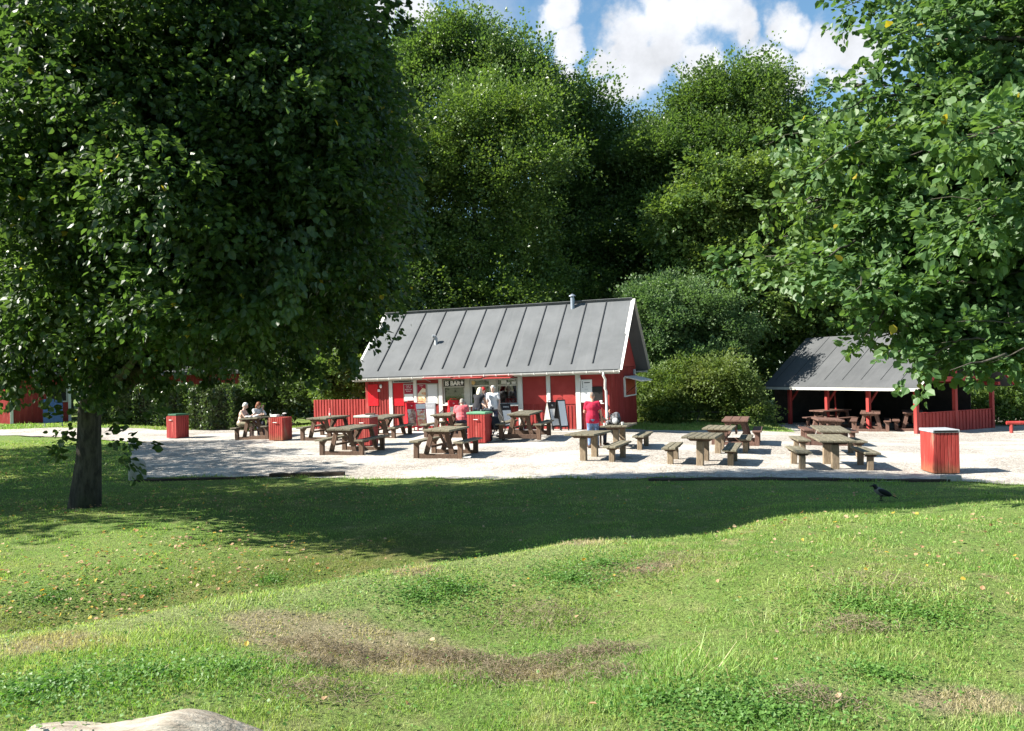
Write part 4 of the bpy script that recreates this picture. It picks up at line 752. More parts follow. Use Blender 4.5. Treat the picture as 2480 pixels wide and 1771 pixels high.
# roof
def zroof(y): return ZE + RISE * min((y + OH), (D_ + OH - y)) / (D_ / 2 + OH)
mb = MB(); th = .10; x0, x1 = -W_ - OG + .1, OG
for s in (0, 1):
    ye = -OH if s == 0 else D_ + OH
    mb.prism([(x0, ye, ZE), (x0, D_ / 2, ZE + RISE), (x0, D_ / 2, ZE + RISE - th * 1.3), (x0, ye, ZE - th)] if s == 0 else [(x0, ye, ZE), (x0, ye, ZE - th), (x0, D_ / 2, ZE + RISE - th * 1.3), (x0, D_ / 2, ZE + RISE)], (x1 - x0, 0, 0))
roof = mb.build('roof', MT['roof'], kiosk)
mb = MB(); nrmv = Vector((0, -RISE, D_ / 2 + OH)).normalized(); e0, e1 = Vector((0, -OH, ZE)), Vector((0, D_ / 2, ZE + RISE))
for i in range(11):
    xx = F(1431 - 52.5 * i, 885, -OH)[0]
    mb.beam(Vector((xx, 0, 0)) + e0.lerp(e1, .085) + nrmv * .018, Vector((xx, 0, 0)) + e0.lerp(e1, .975) + nrmv * .015, .034, .032, (1, 0, 0))
mb.build('seam', MT['roofdark'], roof)
mb = MB(); mb.beam(Vector((x0 + .01, 0, 0)) + e0.lerp(e1, .985) + nrmv * .012, Vector((x1 - .01, 0, 0)) + e0.lerp(e1, .985) + nrmv * .012, .02, .22, nrmv); mb.build('ridge_cap', MT['roof'], roof)
mb = MB(); mb.beam(Vector((x0 + .01, 0, 0)) + e0.lerp(e1, .04) + nrmv * .006, Vector((x1 - .01, 0, 0)) + e0.lerp(e1, .04) + nrmv * .006, .35, .012, nrmv, 0); mb.build('eaves_flashing', MT['roof'], roof)
# flue and vent
q = F(1387, 745, D_ / 2 - .25)[0]; zf = zroof(D_ / 2 - .25); mb = MB(); mb.lathe([(.085, -.15), (.085, .40)], (q, D_ / 2 - .25, zf), 14); mb.lathe([(.07, .40), (.07, .46)], (q, D_ / 2 - .25, zf), 12); mb.lathe([(.15, .46), (.14, .48), (.02, .56)], (q, D_ / 2 - .25, zf), 14); mb.build('flue', MT['zinc'], roof, smooth=False)
yv = 1.05; q = F(1056, 826, yv)[0]; zf = zroof(yv); mb = MB(); mb.tube([(q, yv, zf - .1), (q, yv, zf + .22), (q - .03, yv - .05, zf + .30), (q - .12, yv - .10, zf + .31)], [.07, .07, .075, .08], 12); mb.build('vent', MT['grey'], roof)
# verge boards, gutter, downpipe
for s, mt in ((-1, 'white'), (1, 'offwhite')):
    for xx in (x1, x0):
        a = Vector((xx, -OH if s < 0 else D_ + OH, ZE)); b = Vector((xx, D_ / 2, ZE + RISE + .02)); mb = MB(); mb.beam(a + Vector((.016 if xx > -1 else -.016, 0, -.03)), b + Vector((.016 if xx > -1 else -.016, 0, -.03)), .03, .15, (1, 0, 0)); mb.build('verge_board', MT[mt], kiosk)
mb = MB()
for yy, xs_ in ((-OH - .06, 1),):
    n = 8
    for i in range(n):
        t0, t1 = math.pi * (1 + i / n), math.pi * (1 + (i + 1) / n); r_ = .062
        mb.add([(x0, yy + r_ * math.cos(t0), ZE - .05 + r_ * math.sin(t0)), (x0, yy + r_ * math.cos(t1), ZE - .05 + r_ * math.sin(t1)), (x1, yy + r_ * math.cos(t1), ZE - .05 + r_ * math.sin(t1)), (x1, yy + r_ * math.cos(t0), ZE - .05 + r_ * math.sin(t0))], [(0, 1, 2, 3)])
    for k in range(22): xx = x0 + .2 + k * (x1 - x0 - .4) / 21; mb.span((xx - .012, yy - .07, ZE - .12), (xx + .012, yy + .07, ZE - .105)); mb.span((xx - .012, yy - .072, ZE - .11), (xx + .012, yy - .062, ZE - .035))
mb.span((x0, yy + .064, ZE - .14), (x1, yy + .085, ZE - .0)); mb.build('gutter', MT['white'], kiosk)
mb = MB(); xg = F(1462, 910, -OH)[0]; xw = F(1471, 960)[0] - .02
mb.tube([(xg, -OH - .06, ZE - .1), (xg, -OH - .06, ZE - .22), (xg + .04, -OH + .05, ZE - .36), (xw - .03, -.14, ZE - .70), (xw, -.10, ZE - .80), (xw, -.10, -.10), (xw, -.18, -.14)], .045, 12); mb.build('downpipe', MT['white'], kiosk, smooth=True)
mb = MB()
for yy in (-OH + .1, D_ + OH - .1): mb.span((x0 + .05, yy - .06, ZE - .17), (x1 - .05, yy + .06, ZE - .101))
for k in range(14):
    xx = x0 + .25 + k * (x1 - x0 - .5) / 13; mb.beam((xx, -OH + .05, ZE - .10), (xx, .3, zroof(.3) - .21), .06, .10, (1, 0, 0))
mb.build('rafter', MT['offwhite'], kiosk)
slab('soffit_end', .03, .46, ZE - .13, ZE - .105, D_ + .05, D_ + OH, MT['white'])
# gable shutter window, lamp
y0g, z0g = FG_(1510, 962); y1g, z1g = FG_(1543, 912); y1g = min(y1g, D_ - .25); mb = MB()
mb.span((.02, y0g, z0g), (.09, y0g + .10, z1g)); mb.span((.02, y0g + .1, z0g), (.06, y1g, z0g + .05)); mb.span((.02, y1g - .08, z0g + .05), (.06, y1g, z1g)); mb.span((.02, y0g + .1, z1g - .05), (.06, y1g - .08, z1g)); gw = mb.build('gable_window', MT['white'], kiosk)
mb = MB(); mb.span((.021, y0g + .10, z0g + .05), (.028, y1g - .08, z1g - .05)); mb.build('pane', MT['redpanel'], gw)
mb = MB(); mb.beam((.06, (y0g + y1g) / 2, z1g + .03), (.75, (y0g + y1g) / 2, z1g - .16), y1g - y0g, .05, (0, 0, 1)); mb.build('flap', MT['white'], gw)
mb = MB(); mb.beam((.70, y0g + .1, z1g - .17), (.05, y0g + .1, z0g + .1), .02, .02); mb.build('stay', MT['dark'], gw)
yy, zz = FG_(1533, 900); mb = MB(); mb.span((.022, yy - .10, zz - .13), (.10, yy + .10, zz + .10)); mb.build('lamp', MT['grey'], kiosk, bevel=.01)
# terrace slab in front
T = [MK @ Vector(p) for p in ((-10.6, .2, 0), (-10.9, -3.2, 0), (-7.6, -4.3, 0), (-3.3, -4.45, 0), (-2.05, -1.5, 0), (.35, -1.3, 0), (.35, .2, 0))]
mb = MB(); mb.prism([(p.x, p.y, -.1) for p in T], (0, 0, 1)); 
for i in range(7, 14):
    x_, y_, _ = mb.v[i]; mb.v[i] = (x_, y_, gz(x_, y_) + (.10 if i - 7 in (1, 2, 3) else .13))
o = mb.build('terrace', MT['concrete'], bevel=.012); tag(o, 'low paved terrace along the front of the kiosk', 'terrace', kind='structure')
# ================================================================ FENCE beside the kiosk
fa, fb = atd(697, 920, 35.6), MK @ Vector((-W_ - .03, .9, 0)); fz = gz(fa.x, fa.y)
dv_ = Vector((fb.x - fa.x, fb.y - fa.y, 0)); Lf = dv_.length; fence = empty('board_fence', (fa.x, fa.y, fz), math.atan2(dv_.y, dv_.x), 'red vertical board fence joining the kiosk at its left end', 'fence')
mb = MB(); hf = 1.28; n = 22
mb.span((0, .0, -.2), (Lf, .022, hf - .01))
for i in range(n): xx = (i + .5) * Lf / n; mb.span((xx - .055, -.024, -.2), (xx + .035, .001, hf))
mb.build('boards', MT['red'], fence, bevel=.003)
for xx in (.06, Lf / 2, Lf - .06): mb = MB(); mb.span((xx - .05, .061, -.2), (xx + .05, .15, hf - .05)); mb.build('post', MT['red'], fence)
for z0 in (.3, 1.0): mb = MB(); mb.span((0, .024, z0), (Lf, .06, z0 + .1)); mb.build('rail', MT['red'], fence)
# ================================================================ OPEN SHELTER
PC = Vector((16.1, 33.0, -.47)); pv = empty('open_shelter', PC, math.atan2(-.9, .44), 'open picnic shelter with red posts and grey felt roof', 'shelter')
PE, PR, PD, POH, POG = 1.86, 2.35, 5.0, .45, .45
mb = MB(); L0 = -8.1
for s in (0, 1):
    ye = -POH if s == 0 else PD + POH; zt = PE + PR
    pl = [(L0, ye, PE), (L0, PD / 2, zt), (L0, PD / 2, zt - .13), (L0, ye, PE - .09)]
    mb.prism(pl if s == 0 else pl[::-1], (POG - L0, 0, 0))
rf = mb.build('roof', MT['roofshelter'], pv)
mb = MB(); e0, e1 = Vector((0, -POH, PE)), Vector((0, PD / 2, PE + PR)); nv = Vector((0, -PR, PD / 2 + POH)).normalized()
for i in range(9): xx = L0 + .5 + i * 1.0; mb.beam(Vector((xx, 0, 0)) + e0.lerp(e1, .13) + nv * .004, Vector((xx, 0, 0)) + e0.lerp(e1, .99) + nv * .004, .03, .01, (1, 0, 0))
mb.build('seam', MT['roofdark'], rf)
mb = MB(); mb.beam(Vector((L0 + .01, 0, 0)) + e0.lerp(e1, .055) + nv * .006, Vector((POG - .01, 0, 0)) + e0.lerp(e1, .055) + nv * .006, .42, .012, nv); mb.build('eaves_flashing', MT['roofshelter'], rf)
mb = MB(); mb.span((L0, -POH - .02, PE - .13), (POG, -POH + .01, PE - .01)); mb.build('fascia', MT['offwhite'], pv)
for s in (-1, 1):
    a = Vector((POG + .016, -POH if s < 0 else PD + POH, PE - .02)); b = Vector((POG + .016, PD / 2, PE + PR + .0)); mb = MB(); mb.beam(a, b, .03, .13, (1, 0, 0)); mb.build('verge_board', MT['offwhite'] if s < 0 else MT['red'], pv)
for xx, yy in ((0, 0), (-2.3, 0), (-4.55, 0), (-6.8, 0), (0, 2.35), (0, 4.7), (-4.55, 4.7), (-6.8, 4.7), (-2.3, 4.7)):
    mb = MB(); mb.span((xx - .075, yy - .075, -.15), (xx + .075, yy + .075, PE + .2 if yy in (0, 4.7) else PE + 1.6)); mb.build('post', MT['red'], pv, bevel=.008)
    if yy == 0 and xx < -.1:
        mb = MB(); mb.beam((xx, .0, PE - .75), (xx, .65, PE - .05), .07, .09); mb.build('brace', MT['red'], pv)
mb = MB(); mb.span((L0 + .2, -.07, PE - .02), (POG - .1, .07, PE + .12)); mb.span((L0 + .2, PD - .37, PE - .02), (POG - .1, PD - .23, PE + .12)); mb.build('wall_plate', MT['red'], pv)
mb = MB(); mb.span((-.03, .1, PE + .2), (.03, PD - .4, PE + .40)); mb.build('tie_beam', MT['red'], pv)
mb = MB()
n = 22; mb.span((-.02, .08, -.1), (.01, 4.62, .80))
for i in range(n): yy = .08 + (i + .5) * 4.54 / n; mb.span((.008, yy - .075, -.1), (.036, yy + .06, .815))
mb.span((-.05, .08, .815), (.06, 4.62, .85)); mb.build('low_wall', MT['red'], pv, bevel=.004)
mb = MB(); mb.span((L0 + .3, 4.60, -.1), (-.9, 4.64, 1.9)); mb.prism([(L0 + .3, .0, -.1), (L0 + .3, 4.6, -.1), (L0 + .3, 4.6, PE + .15), (L0 + .3, PD / 2, PE + PR - .16), (L0 + .3, .0, PE + .15)], (.04, 0, 0)); mb.build('back_wall', MT['interior'], pv)  # far end's gable fill added to keep a sun stripe off the back wall
mb = MB(); mb.beam((-4.3, .3, .0), (-4.95, .9, 1.9), .06, .09); mb.build('leaning_brace', MT['red'], pv)
# red log rail at the right edge
ra, rb = gptd(2243, 963), gptd(2330, 962); rail = empty('log_rail', (ra.x, ra.y, ra.z), math.atan2(rb.y - ra.y, rb.x - ra.x), 'low red round log rail at the right edge of the yard', 'rail')
mb = MB(); mb.tube([(-.12, 0, .42), (2.6, 0, .40)], .07, 12); mb.build('bar', MT['red'], rail, smooth=False)
for xx in (.05, 1.9): mb = MB(); mb.tube([(xx, 0, -.15), (xx, 0, .36)], .065, 12); mb.build('post', MT['red'], rail)
# ================================================================ SHEDS on the left
def shed(name, cx, cy, cz, rz, w, d, hw, hr, label, wall, corner, win, roof_m):
    root = empty(name, (cx, cy, cz), rz, label, 'shed'); mb = MB()
    mb.span((0, 0, -.2), (w, d, hw)); mb.prism([(0, 0, hw), (0, d, hw), (0, d / 2, hw + hr)], (w, 0, 0))
    n = int(w / .16)
    for i in range(n): xx = (i + .5) * w / n; mb.span((xx - .025, -.022, -.2), (xx + .025, .001, hw))
    n = int(d / .16)
    for i in range(n): yy = (i + .5) * d / n; mb.span((w - .001, yy - .025, -.2), (w + .022, yy + .025, hw)); mb.span((-.022, yy - .025, -.2), (.001, yy + .025, hw))
    mb.build('wall', MT[wall], root)
    for xx in (.0, w):
        mb = MB(); mb.span((xx - .07, -.035, -.2), (xx + .07, -.023, hw)); mb.build('corner_board', MT[corner], root)
    mb = MB()
    for s in (0, 1):
        ye = -.45 if s == 0 else d + .45; k = hr / (d / 2); pl = [(-.4, ye, hw - .45 * k), (-.4, d / 2, hw + hr + .02), (-.4, d / 2, hw + hr + .12), (-.4, ye, hw - .45 * k + .1)]
        mb.prism(pl[::-1] if s == 0 else pl, (w + .8, 0, 0))
    mb.build('roof', MT[roof_m], root)
    for (x0, x1, z0, z1, on_right) in win:
        if on_right:
            mb = MB(); mb.span((w + .023, x0, z0), (w + .06, x1, z1)); f = mb.build('window', MT['offwhite'], root); mb = MB(); mb.span((w + .061, x0 + .07, z0 + .07), (w + .066, x1 - .07, z1 - .07)); mb.build('pane', MT['interior'], f)
        else:
            mb = MB(); mb.span((x0, -.06, z0), (x1, -.023, z1)); f = mb.build('window', MT['offwhite'], root); mb = MB(); mb.span((x0 + .07, -.066, z0 + .07), (x1 - .07, -.061, z1 - .07)); mb.build('pane', MT['interior'], f)
    return root
c = atd(26, 943, 41); shed('red_shed', c.x, c.y, gz(c.x, c.y), R(48), 2.7, 6.5, 2.75, 2.6, 'red board shed with white corner board at the left edge', 'red', 'white', ((1.6, 2.6, 1.0, 1.9, 0),), 'roof')
c = atd(288, 950, 50); shed('red_cabin', c.x, c.y, gz(c.x, c.y), R(-8), 7.2, 5.0, 2.55, 1.5, 'far red cabin with pale roof showing above the hedges', 'red', 'white', ((2.2, 3.4, 1.1, 1.9, 0), (4.6, 5.8, 1.1, 1.9, 0)), 'roof')
c = gptd(118, 934); c = atd(118, 934, 38.5); mb = MB(); mb.box((0, 0, .75), (.85, .04, 1.1)); bl = empty('blue_board', (c.x, c.y, gz(c.x, c.y)), R(10), 'blue panel board standing beside the left red shed', 'board'); mb.build('panel', MT['blue'], bl)
for xx in (-.38, .38): mb = MB(); mb.tube([(xx, .04, -.1), (xx, .04, 1.3)], .025, 8); mb.build('post', MT['grey'], bl)
# ================================================================ PICNIC TABLES
def picnic(leg='leg', top='top'):
    """A-frame picnic table with attached seats: long axis = local y, near end at -y"""
    root = empty('picnic_table', (0, 0, 0)); tag(root, 'brown picnic table', 'picnic table')
    L = 1.85; mb = MB()
    for i in range(3): x = (i - 1) * .262; mb.span((x - .127, -L / 2, .745), (x + .127, L / 2, .800))
    mb.build('tabletop', MT[top], root, bevel=.008)
    for s in (-1, 1):
        mb = MB(); mb.span((s * .65 - .14, -L / 2 - .02, .425), (s * .65 + .14, L / 2 + .02, .475)); mb.build('seat', MT[top], root, bevel=.008)
    for e in (-1, 1):
        y = e * (L / 2 - .20)
        for s in (-1, 1):
            mb = MB(); mb.prism([(s * .58, y - .05, -.06), (s * .72, y - .05, -.06), (s * .72, y - .05, .424), (s * .50, y - .05, .424), (s * .58, y - .05, .33)], (0, .10, 0)); mb.build('seat_post', MT[leg], root, bevel=.006)
            mb = MB(); mb.prism([(s * .50, y + .055, -.04), (s * .35, y + .055, -.04), (s * .14, y + .055, .744), (s * .28, y + .055, .744)], (0, .06, 0)); mb.build('leg', MT[leg], root, bevel=.006)
        mb = MB(); mb.prism([(-.575, y - .035, -.03), (.575, y - .035, -.03), (.575, y - .035, .115), (-.575, y - .035, .115)], (0, .07, 0)); mb.build('sleeper', MT[leg], root, bevel=.006)
        mb = MB(); mb.prism([(-.36, y - .045, .744), (-.30, y - .045, .665), (.30, y - .045, .665), (.36, y - .045, .744)], (0, .08, 0)); mb.build('crosspiece', MT[leg], root, bevel=.006)
        mb = MB(); mb.beam((0, y + e * -.08, .70), (0, e * .12, .33), .07, .05, (1, 0, 0)); mb.build('brace', MT[leg], root)
    mb = MB(); mb.span((-.25, -L / 2 + .3, .28), (-.19, L / 2 - .3, .34)); mb.span((.19, -L / 2 + .3, .28), (.25, L / 2 - .3, .34)); mb.build('stretcher', MT[leg], root)
    return root
def post_table():
    """table on two square posts: long axis = local y"""
    root = empty('post_table', (0, 0, 0)); tag(root, 'table', 'table'); L = 1.75; mb = MB()
    for i in range(5): x = (i - 2) * .163; mb.span((x - .077, -L / 2, .655), (x + .077, L / 2, .705))
    mb.build('tabletop', MT['top'], root, bevel=.008)
    for e in (-1, 1):
        y = e * .52; mb = MB(); mb.span((-.085, y - .075, -.08), (.085, y + .075, .58)); mb.build('leg', MT['legpale'], root, bevel=.012)
        mb = MB(); mb.prism([(-.34, y - .05, .654), (-.24, y - .05, .581), (.24, y - .05, .581), (.34, y - .05, .654)], (0, .10, 0)); mb.build('crosspiece', MT['leg'], root, bevel=.006)
    return root
def post_bench():
    root = empty('post_bench', (0, 0, 0)); tag(root, 'bench', 'bench'); L = 1.70; mb = MB()
    for i in (-1, 1): mb.span((i * .088 - .083, -L / 2, .375), (i * .088 + .083, L / 2, .425))
    mb.build('seat', MT['top'], root, bevel=.008)
    for e in (-1, 1):
        y = e * .55; mb = MB(); mb.span((-.07, y - .065, -.08), (.07, y + .065, .31)); mb.build('leg', MT['legpale'], root, bevel=.01)
        mb = MB(); mb.prism([(-.165, y - .045, .374), (-.11, y - .045, .311), (.11, y - .045, .311), (.165, y - .045, .374)], (0, .09, 0)); mb.build('crosspiece', MT['leg'], root, bevel=.005)
    return root
def put(proto, first, x, y, rz, label, group, dz=0.0, z=None):
    o = proto if first else copy_tree(proto); o.location = (x, y, (gz(x, y) + .02 if z is None else z) + dz); o.rotation_euler = (0, 0, rz)
    ry = math.atan2(gz(x + .9 * math.cos(rz), y + .9 * math.sin(rz)) - gz(x - .9 * math.cos(rz), y - .9 * math.sin(rz)), 1.8); o.rotation_euler = (0, -ry if z is None else 0, rz)
    rj = random.Random(label); o.rotation_euler = (R(rj.uniform(-1.2, 1.2)), o.rotation_euler[1] + R(rj.uniform(-1.2, 1.2)), rz + R(rj.uniform(-2.5, 2.5))); o['label'] = label; o['group'] = group; return o
GA = 'A-frame picnic tables on the gravel'; ROT = R(-17)
PT = picnic(); ct, st = math.cos(ROT), math.sin(ROT)
def A(px, py, label, first=False, proto=None, rot=ROT, zo=None, grp=GA, tow=.72):
    """px, py: photo pixel on the ground under the middle of the near end"""
    p = gpt(px, py); c = Vector((p.x - math.sin(rot) * tow, p.y + math.cos(rot) * tow, 0))
    return put(proto or PT, first, c.x, c.y, rot, label, grp, zo or 0)
A6 = A(1059, 1112, 'brown picnic table in the front, with a scrap of white paper at its foot', True)
A3 = A(827, 1104, 'brown picnic table in front of the bin with the grey lid')
A1 = A(611, 1066, 'picnic table where the shirtless man and the woman sit')
A2 = A(772, 1069, 'picnic table with a pale bottle on it, before the board fence')
A4 = A(911, 1068, 'picnic table between the grey lidded bin and the red menu boards')
A5 = A(1076, 1066, 'picnic table in front of the kiosk window, beside the person in pink', zo=.06)
A7 = A(1258.5, 1071, 'picnic table on the paved terrace beside the easel boards', zo=.12)
PR_ = picnic('redleg', 'redleg'); T5p = A(1782, 1080, 'reddish brown picnic table at the back of the row near the bush', True, PR_, R(-17))
T8p = A(2012, 1081, 'reddish brown picnic table, last of the right hand row before the shelter', False, PR_, R(-12))
GT = 'square post tables on the gravel'; GBn = 'two legged benches on the gravel'
TT, TB = post_table(), post_bench()
def Tt(px, py, rot, label, first=False):
    p = gpt(px, py); c = (p.x - math.sin(rot) * .45, p.y + math.cos(rot) * .45); return put(TT, first, c[0], c[1], rot, label, GT)
def Bn(px, py, rot, label, first=False):
    p = gpt(px, py); c = (p.x - math.sin(rot) * .49, p.y + math.cos(rot) * .49); return put(TB, first, c[0], c[1], rot, label, GBn)
r1, r3, r6 = R(-20), R(-20), R(-11)
T1 = Tt(1417, 1117, r1, 'post table with six dark gaps, in front of the man in the red shirt', True); T1['label'] = 'empty post table in front of the man in the red shirt'
T2 = Tt(1493, 1089, r1, 'post table carrying the backpack')
T3 = Tt(1697, 1128, r3, 'front post table of the middle row, a bench on either side')
T4 = Tt(1739, 1099, r3, 'post table of the middle row just in front of the reddish picnic table')
T6 = Tt(2021, 1137, r6, 'front post table of the right row, left of the large red bin')
T7 = Tt(2017, 1104, r6, 'second post table of the right row')
Bn(1486, 1120, r1, 'bench right of the post table that stands before the red shirted man', True)
Bn(1550, 1090, r1, 'bench right of the table with the backpack')
Bn(1623, 1125, r3, 'bench left of the front table of the middle row'); Bn(1770, 1129, r3, 'bench right of the front table of the middle row'); Bn(1804, 1099, r3, 'rear bench on the right of the middle row')
Bn(1940, 1137, r6, 'front bench left of the right row'); Bn(2107, 1140, r6, 'front bench of the right row, nearest to the large red bin'); Bn(1943, 1103, r6, 'second bench left of the right row'); Bn(2080, 1108, r6, 'second bench right of the right row')
def P_(px, py, y=1.3):  # inside the shelter
    return gpt(px, py)
for i, (px, py, rot, lb) in enumerate(((2108, 1046, R(-25), 'shaded picnic table under the shelter, by the post with the white mark'), (2212, 1045, R(-25), 'shaded picnic table under the shelter, behind the corner post'), (1990, 1037, R(-60), 'shaded picnic table deep under the shelter behind the leaning brace'))): A(px, py, lb, False, PR_, rot, None, 'picnic tables under the shelter', .6)
# ================================================================ LITTER BINS
def bin_(loc, rz, w, d, h, lid, label, wall='red', slot=False, handle=True, pad=None):
    root = empty('litter_bin', loc, rz, label, 'litter bin', 'red slatted litter bins'); mb = MB(); n = 7; hb = h - .07
    mb.span((-w / 2 + .02, -d / 2 + .02, .03), (w / 2 - .02, d / 2 - .02, hb - .01))
    for i in range(n):
        xx = -w / 2 + (i + .5) * w / n; bw = w / n * .43
        for s in (-1, 1): mb.span((xx - bw, s * (d / 2 - .021), .02), (xx + bw, s * (d / 2 + .006), hb))
    m = max(3, int(d / w * n))
    for i in range(m):
        yy = -d / 2 + (i + .5) * d / m; bw = d / m * .43
        for s in (-1, 1): mb.span((s * (w / 2 - .021), yy - bw, .02), (s * (w / 2 + .006), yy + bw, hb - .002))
    mb.build('body', MT[wall], root, bevel=.004)
    mb = MB(); mb.span((-w / 2 - .02, -d / 2 - .02, hb + .002), (w / 2 + .02, d / 2 + .02, h)); 
    if lid: mb.build('lid', MT[lid], root, bevel=.012)
    if slot:
        mb = MB(); mb.span((-w / 2 + .02, -d / 2 - .026, hb + .018), (w / 2 - .03, -d / 2 - .018, hb + .055)); mb.build('slot', MT['dark'], root)
    if handle:
        mb = MB(); mb.tube([(-.07, -d / 2 - .008, hb - .17), (-.07, -d / 2 - .05, hb - .17), (.07, -d / 2 - .05, hb - .17), (.07, -d / 2 - .008, hb - .17)], .012, 8); mb.build('handle', MT['white'], root)
    return root
def binp(px, py, h, w, d, rz, lid, label, **k):
    p = gpt(px, py); return bin_((p.x, p.y, p.z + .02), R(rz), w, d, h, lid, label, **k)
B4 = binp(2277, 1146, .98, .55, .70, -5, 'grey', 'large red bin with grey slotted lid, alone at the right of the gravel', wall='redworn', slot=True, handle=False)
b4p = gpt(2277, 1146)
B3 = binp(1163, 1073, 1.02, .62, .72, -17, 'greenlid', 'red slatted bin with pale green lid behind the front picnic table')
B2 = binp(888, 1080, 1.0, .56, .60, -17, 'offwhite', 'red slatted bin with pale grey lid behind the picnic table')
B1 = binp(680, 1068, .90, .56, .62, -17, None, 'open topped red bin heaped with rubbish beside the seated couple', wall='redworn')
B0 = binp(431, 1062, .98, .60, .60, -30, 'darkgreenlid', 'red bin with dark green lid in front of the hedges, farthest left')
def on(root, q): return root.matrix_basis @ Vector(q) if False else Matrix.LocRotScale(root.location, root.rotation_euler, None) @ Vector(q)
# rubbish on the open bin
for q, sz, mk, nm, lb in (((-.12, -.15, .90), (.26, .2, .07), 'paper', 'takeaway_box', 'white takeaway box lying on the open bin'), ((.14, .02, .90), (.20, .2, .08), 'dark', 'rubbish_bag', 'crumpled black rubbish bag in the open bin'), ((.18, .0, .965), (.16, .12, .035), 'paper', 'paper_wrapper', 'crumpled white wrapper on top of the black rubbish')):
    w = on(B1, q); mb = MB(); rr = random.Random(len(nm)); mb.ell((0, 0, 0), (sz[0] / 2, sz[1] / 2, sz[2] / 2), n=9, m=6) if nm != 'takeaway_box' else mb.box((0, 0, 0), sz)
    mb.v = [(x + rr.uniform(-.012, .012), y + rr.uniform(-.012, .012), z + rr.uniform(-.012, .012)) if nm != 'takeaway_box' else (x, y, z) for x, y, z in mb.v]; o = mb.build(nm, MT[mk]); o.location = w; o.rotation_euler = (0, 0, R(-20)); tag(o, lb, 'rubbish')
w = on(B3, (.12, .22, 1.03)); mb = MB(); mb.box((0, 0, .03), (.30, .18, .05)); mb.ell((.05, 0, .07), (.09, .07, .035)); o = mb.build('crumpled_bag', MT['bag'], bevel=.01); o.location = w; o.rotation_euler = (0, 0, R(20)); tag(o, 'crumpled grey and black bag on the green bin lid', 'bag')
w = on(B2, (.1, .1, 1.0)); mb = MB(); mb.box((0, 0, .03), (.30, .22, .05)); o = mb.build('food_tray', MT['redleg'], bevel=.005); o.location = w; tag(o, 'brown tray left on the grey bin lid', 'tray')
# ================================================================ A-BOARDS
def aboard(px, py, w, h, rz, frame, face, label, head=None, words=(), spread=.30, side=None, handle=None, grp=None, z=None, white=None):
    p = gpt(px, py); zz = p.z + .11 if z is None else z; root = empty('menu_board', (p.x, p.y, zz), R(rz), label, 'menu board', grp or 'folding menu boards in front of the kiosk')
    for s in (-1, 1):
        a, b = Vector((0, s * spread, .0)), Vector((0, s * .03, h)); mb = MB(); mb.beam(a, b, w, .03, (0, 1, 0)) if False else None
        d = (b - a).normalized(); nv_ = Vector((0, s * d.z, -s * d.y)); mb = MB()
        P0 = a + d * .10
        def quadbox(x0, x1, t0, t1, o0, o1):
            A_, B_ = a + d * t0, a + d * t1; vs_ = []
            for x in (x0, x1):
                for q in (A_, B_):
                    for o_ in (o0, o1): v_ = q + nv_ * o_; vs_.append((x, v_.y, v_.z))
            return vs_, [(0, 1, 3, 2), (4, 6, 7, 5), (0, 4, 5, 1), (2, 3, 7, 6), (0, 2, 6, 4), (1, 5, 7, 3)]
        Lb = (b - a).length
        mb.add(*quadbox(-w / 2, w / 2, .14, Lb, -.012, .012)); 
        for x in (-w / 2 + .02, w / 2 - .02): mb.add(*quadbox(x - .018, x + .018, 0, .139, -.012, .012))
        fr_ = mb.build('board', MT[frame], root, bevel=.004)
        mb = MB(); mb.add(*quadbox(-w / 2 + .035, w / 2 - .035, .19, Lb - (.26 if head else .05), .0125, .016)); mb.build('print', MT[face], fr_)
        if head: mb = MB(); mb.add(*quadbox(-w / 2 + .02, w / 2 - .02, Lb - .22, Lb - .03, .0125, .016)); hd = mb.build('header', MT[head], fr_)
        if s == -1:
            ang = math.atan2(d.z, d.y)
            for i, wd in enumerate(words):
                q = a + d * (Lb - .12 - i * .16) + nv_ * .018; Mx = Matrix.Translation(q) @ Matrix.Rotation(ang, 4, 'X'); text_mesh(wd, .11, MT['whiteplain'], fr_, Mx, ext=.001)
    mb = MB(); mb.beam((0, -spread * .55, h * .45), (0, spread * .55, h * .45), .015, .015) 
    mb.tube([(-w * .3, 0, h - .02), (-w * .3, 0, h + .06), (w * .3, 0, h + .06), (w * .3, 0, h - .02)], .012, 8); mb.build('handle', MT[handle or frame], root)
    if side:
        for sx in (-1, 1):
            mb = MB(); x = sx * (w / 2 - .006); mb.prism([(x, -spread * .80, .2), (x, spread * .80, .2), (x, .02, h - .03), (x, -.02, h - .03)], (.008, 0, 0)); mb.build('side_panel', MT[side], root)
    return root
aboard(997, 1050, .42, 1.08, 22, 'redbright', 'menu', 'red framed menu board with snack pictures, left one of a touching pair', 'redbright', ('is',), side='redbright')
aboard(1019, 1050, .40, 1.05, 20, 'posterred', 'menu_red', 'dark red menu board with white writing beside its picture twin', 'whiteplain', ('', 'Husk at', 'kaffe', '& kage'))
aboard(1041, 1046, .50, 1.03, -6, 'grey', 'whiteplain', 'white blank faced menu board with grey header', 'grey', ('Frisko',), .26)
aboard(1099, 1046, .40, 1.12, 20, 'redbright', 'menu', 'red menu board under the IS BAR window, left of its neighbour', 'redbright', ('is',), side='redbright')
aboard(1121, 1044, .40, 1.12, 16, 'redbright', 'menu_red', 'red menu board right of the IS BAR window, behind the person in pink', 'redbright', ('is',), side='redbright')
aboard(1224, 1048, .42, .98, 30, 'black', 'whiteplain', 'black headed white menu board behind the terrace table', 'black', ('menu',), .34, side='stone')
aboard(1240, 1042, .46, 1.15, 14, 'redbright', 'menu', 'tall red menu board with pictures right of the man in white', 'redbright', ('is  O',), .26)
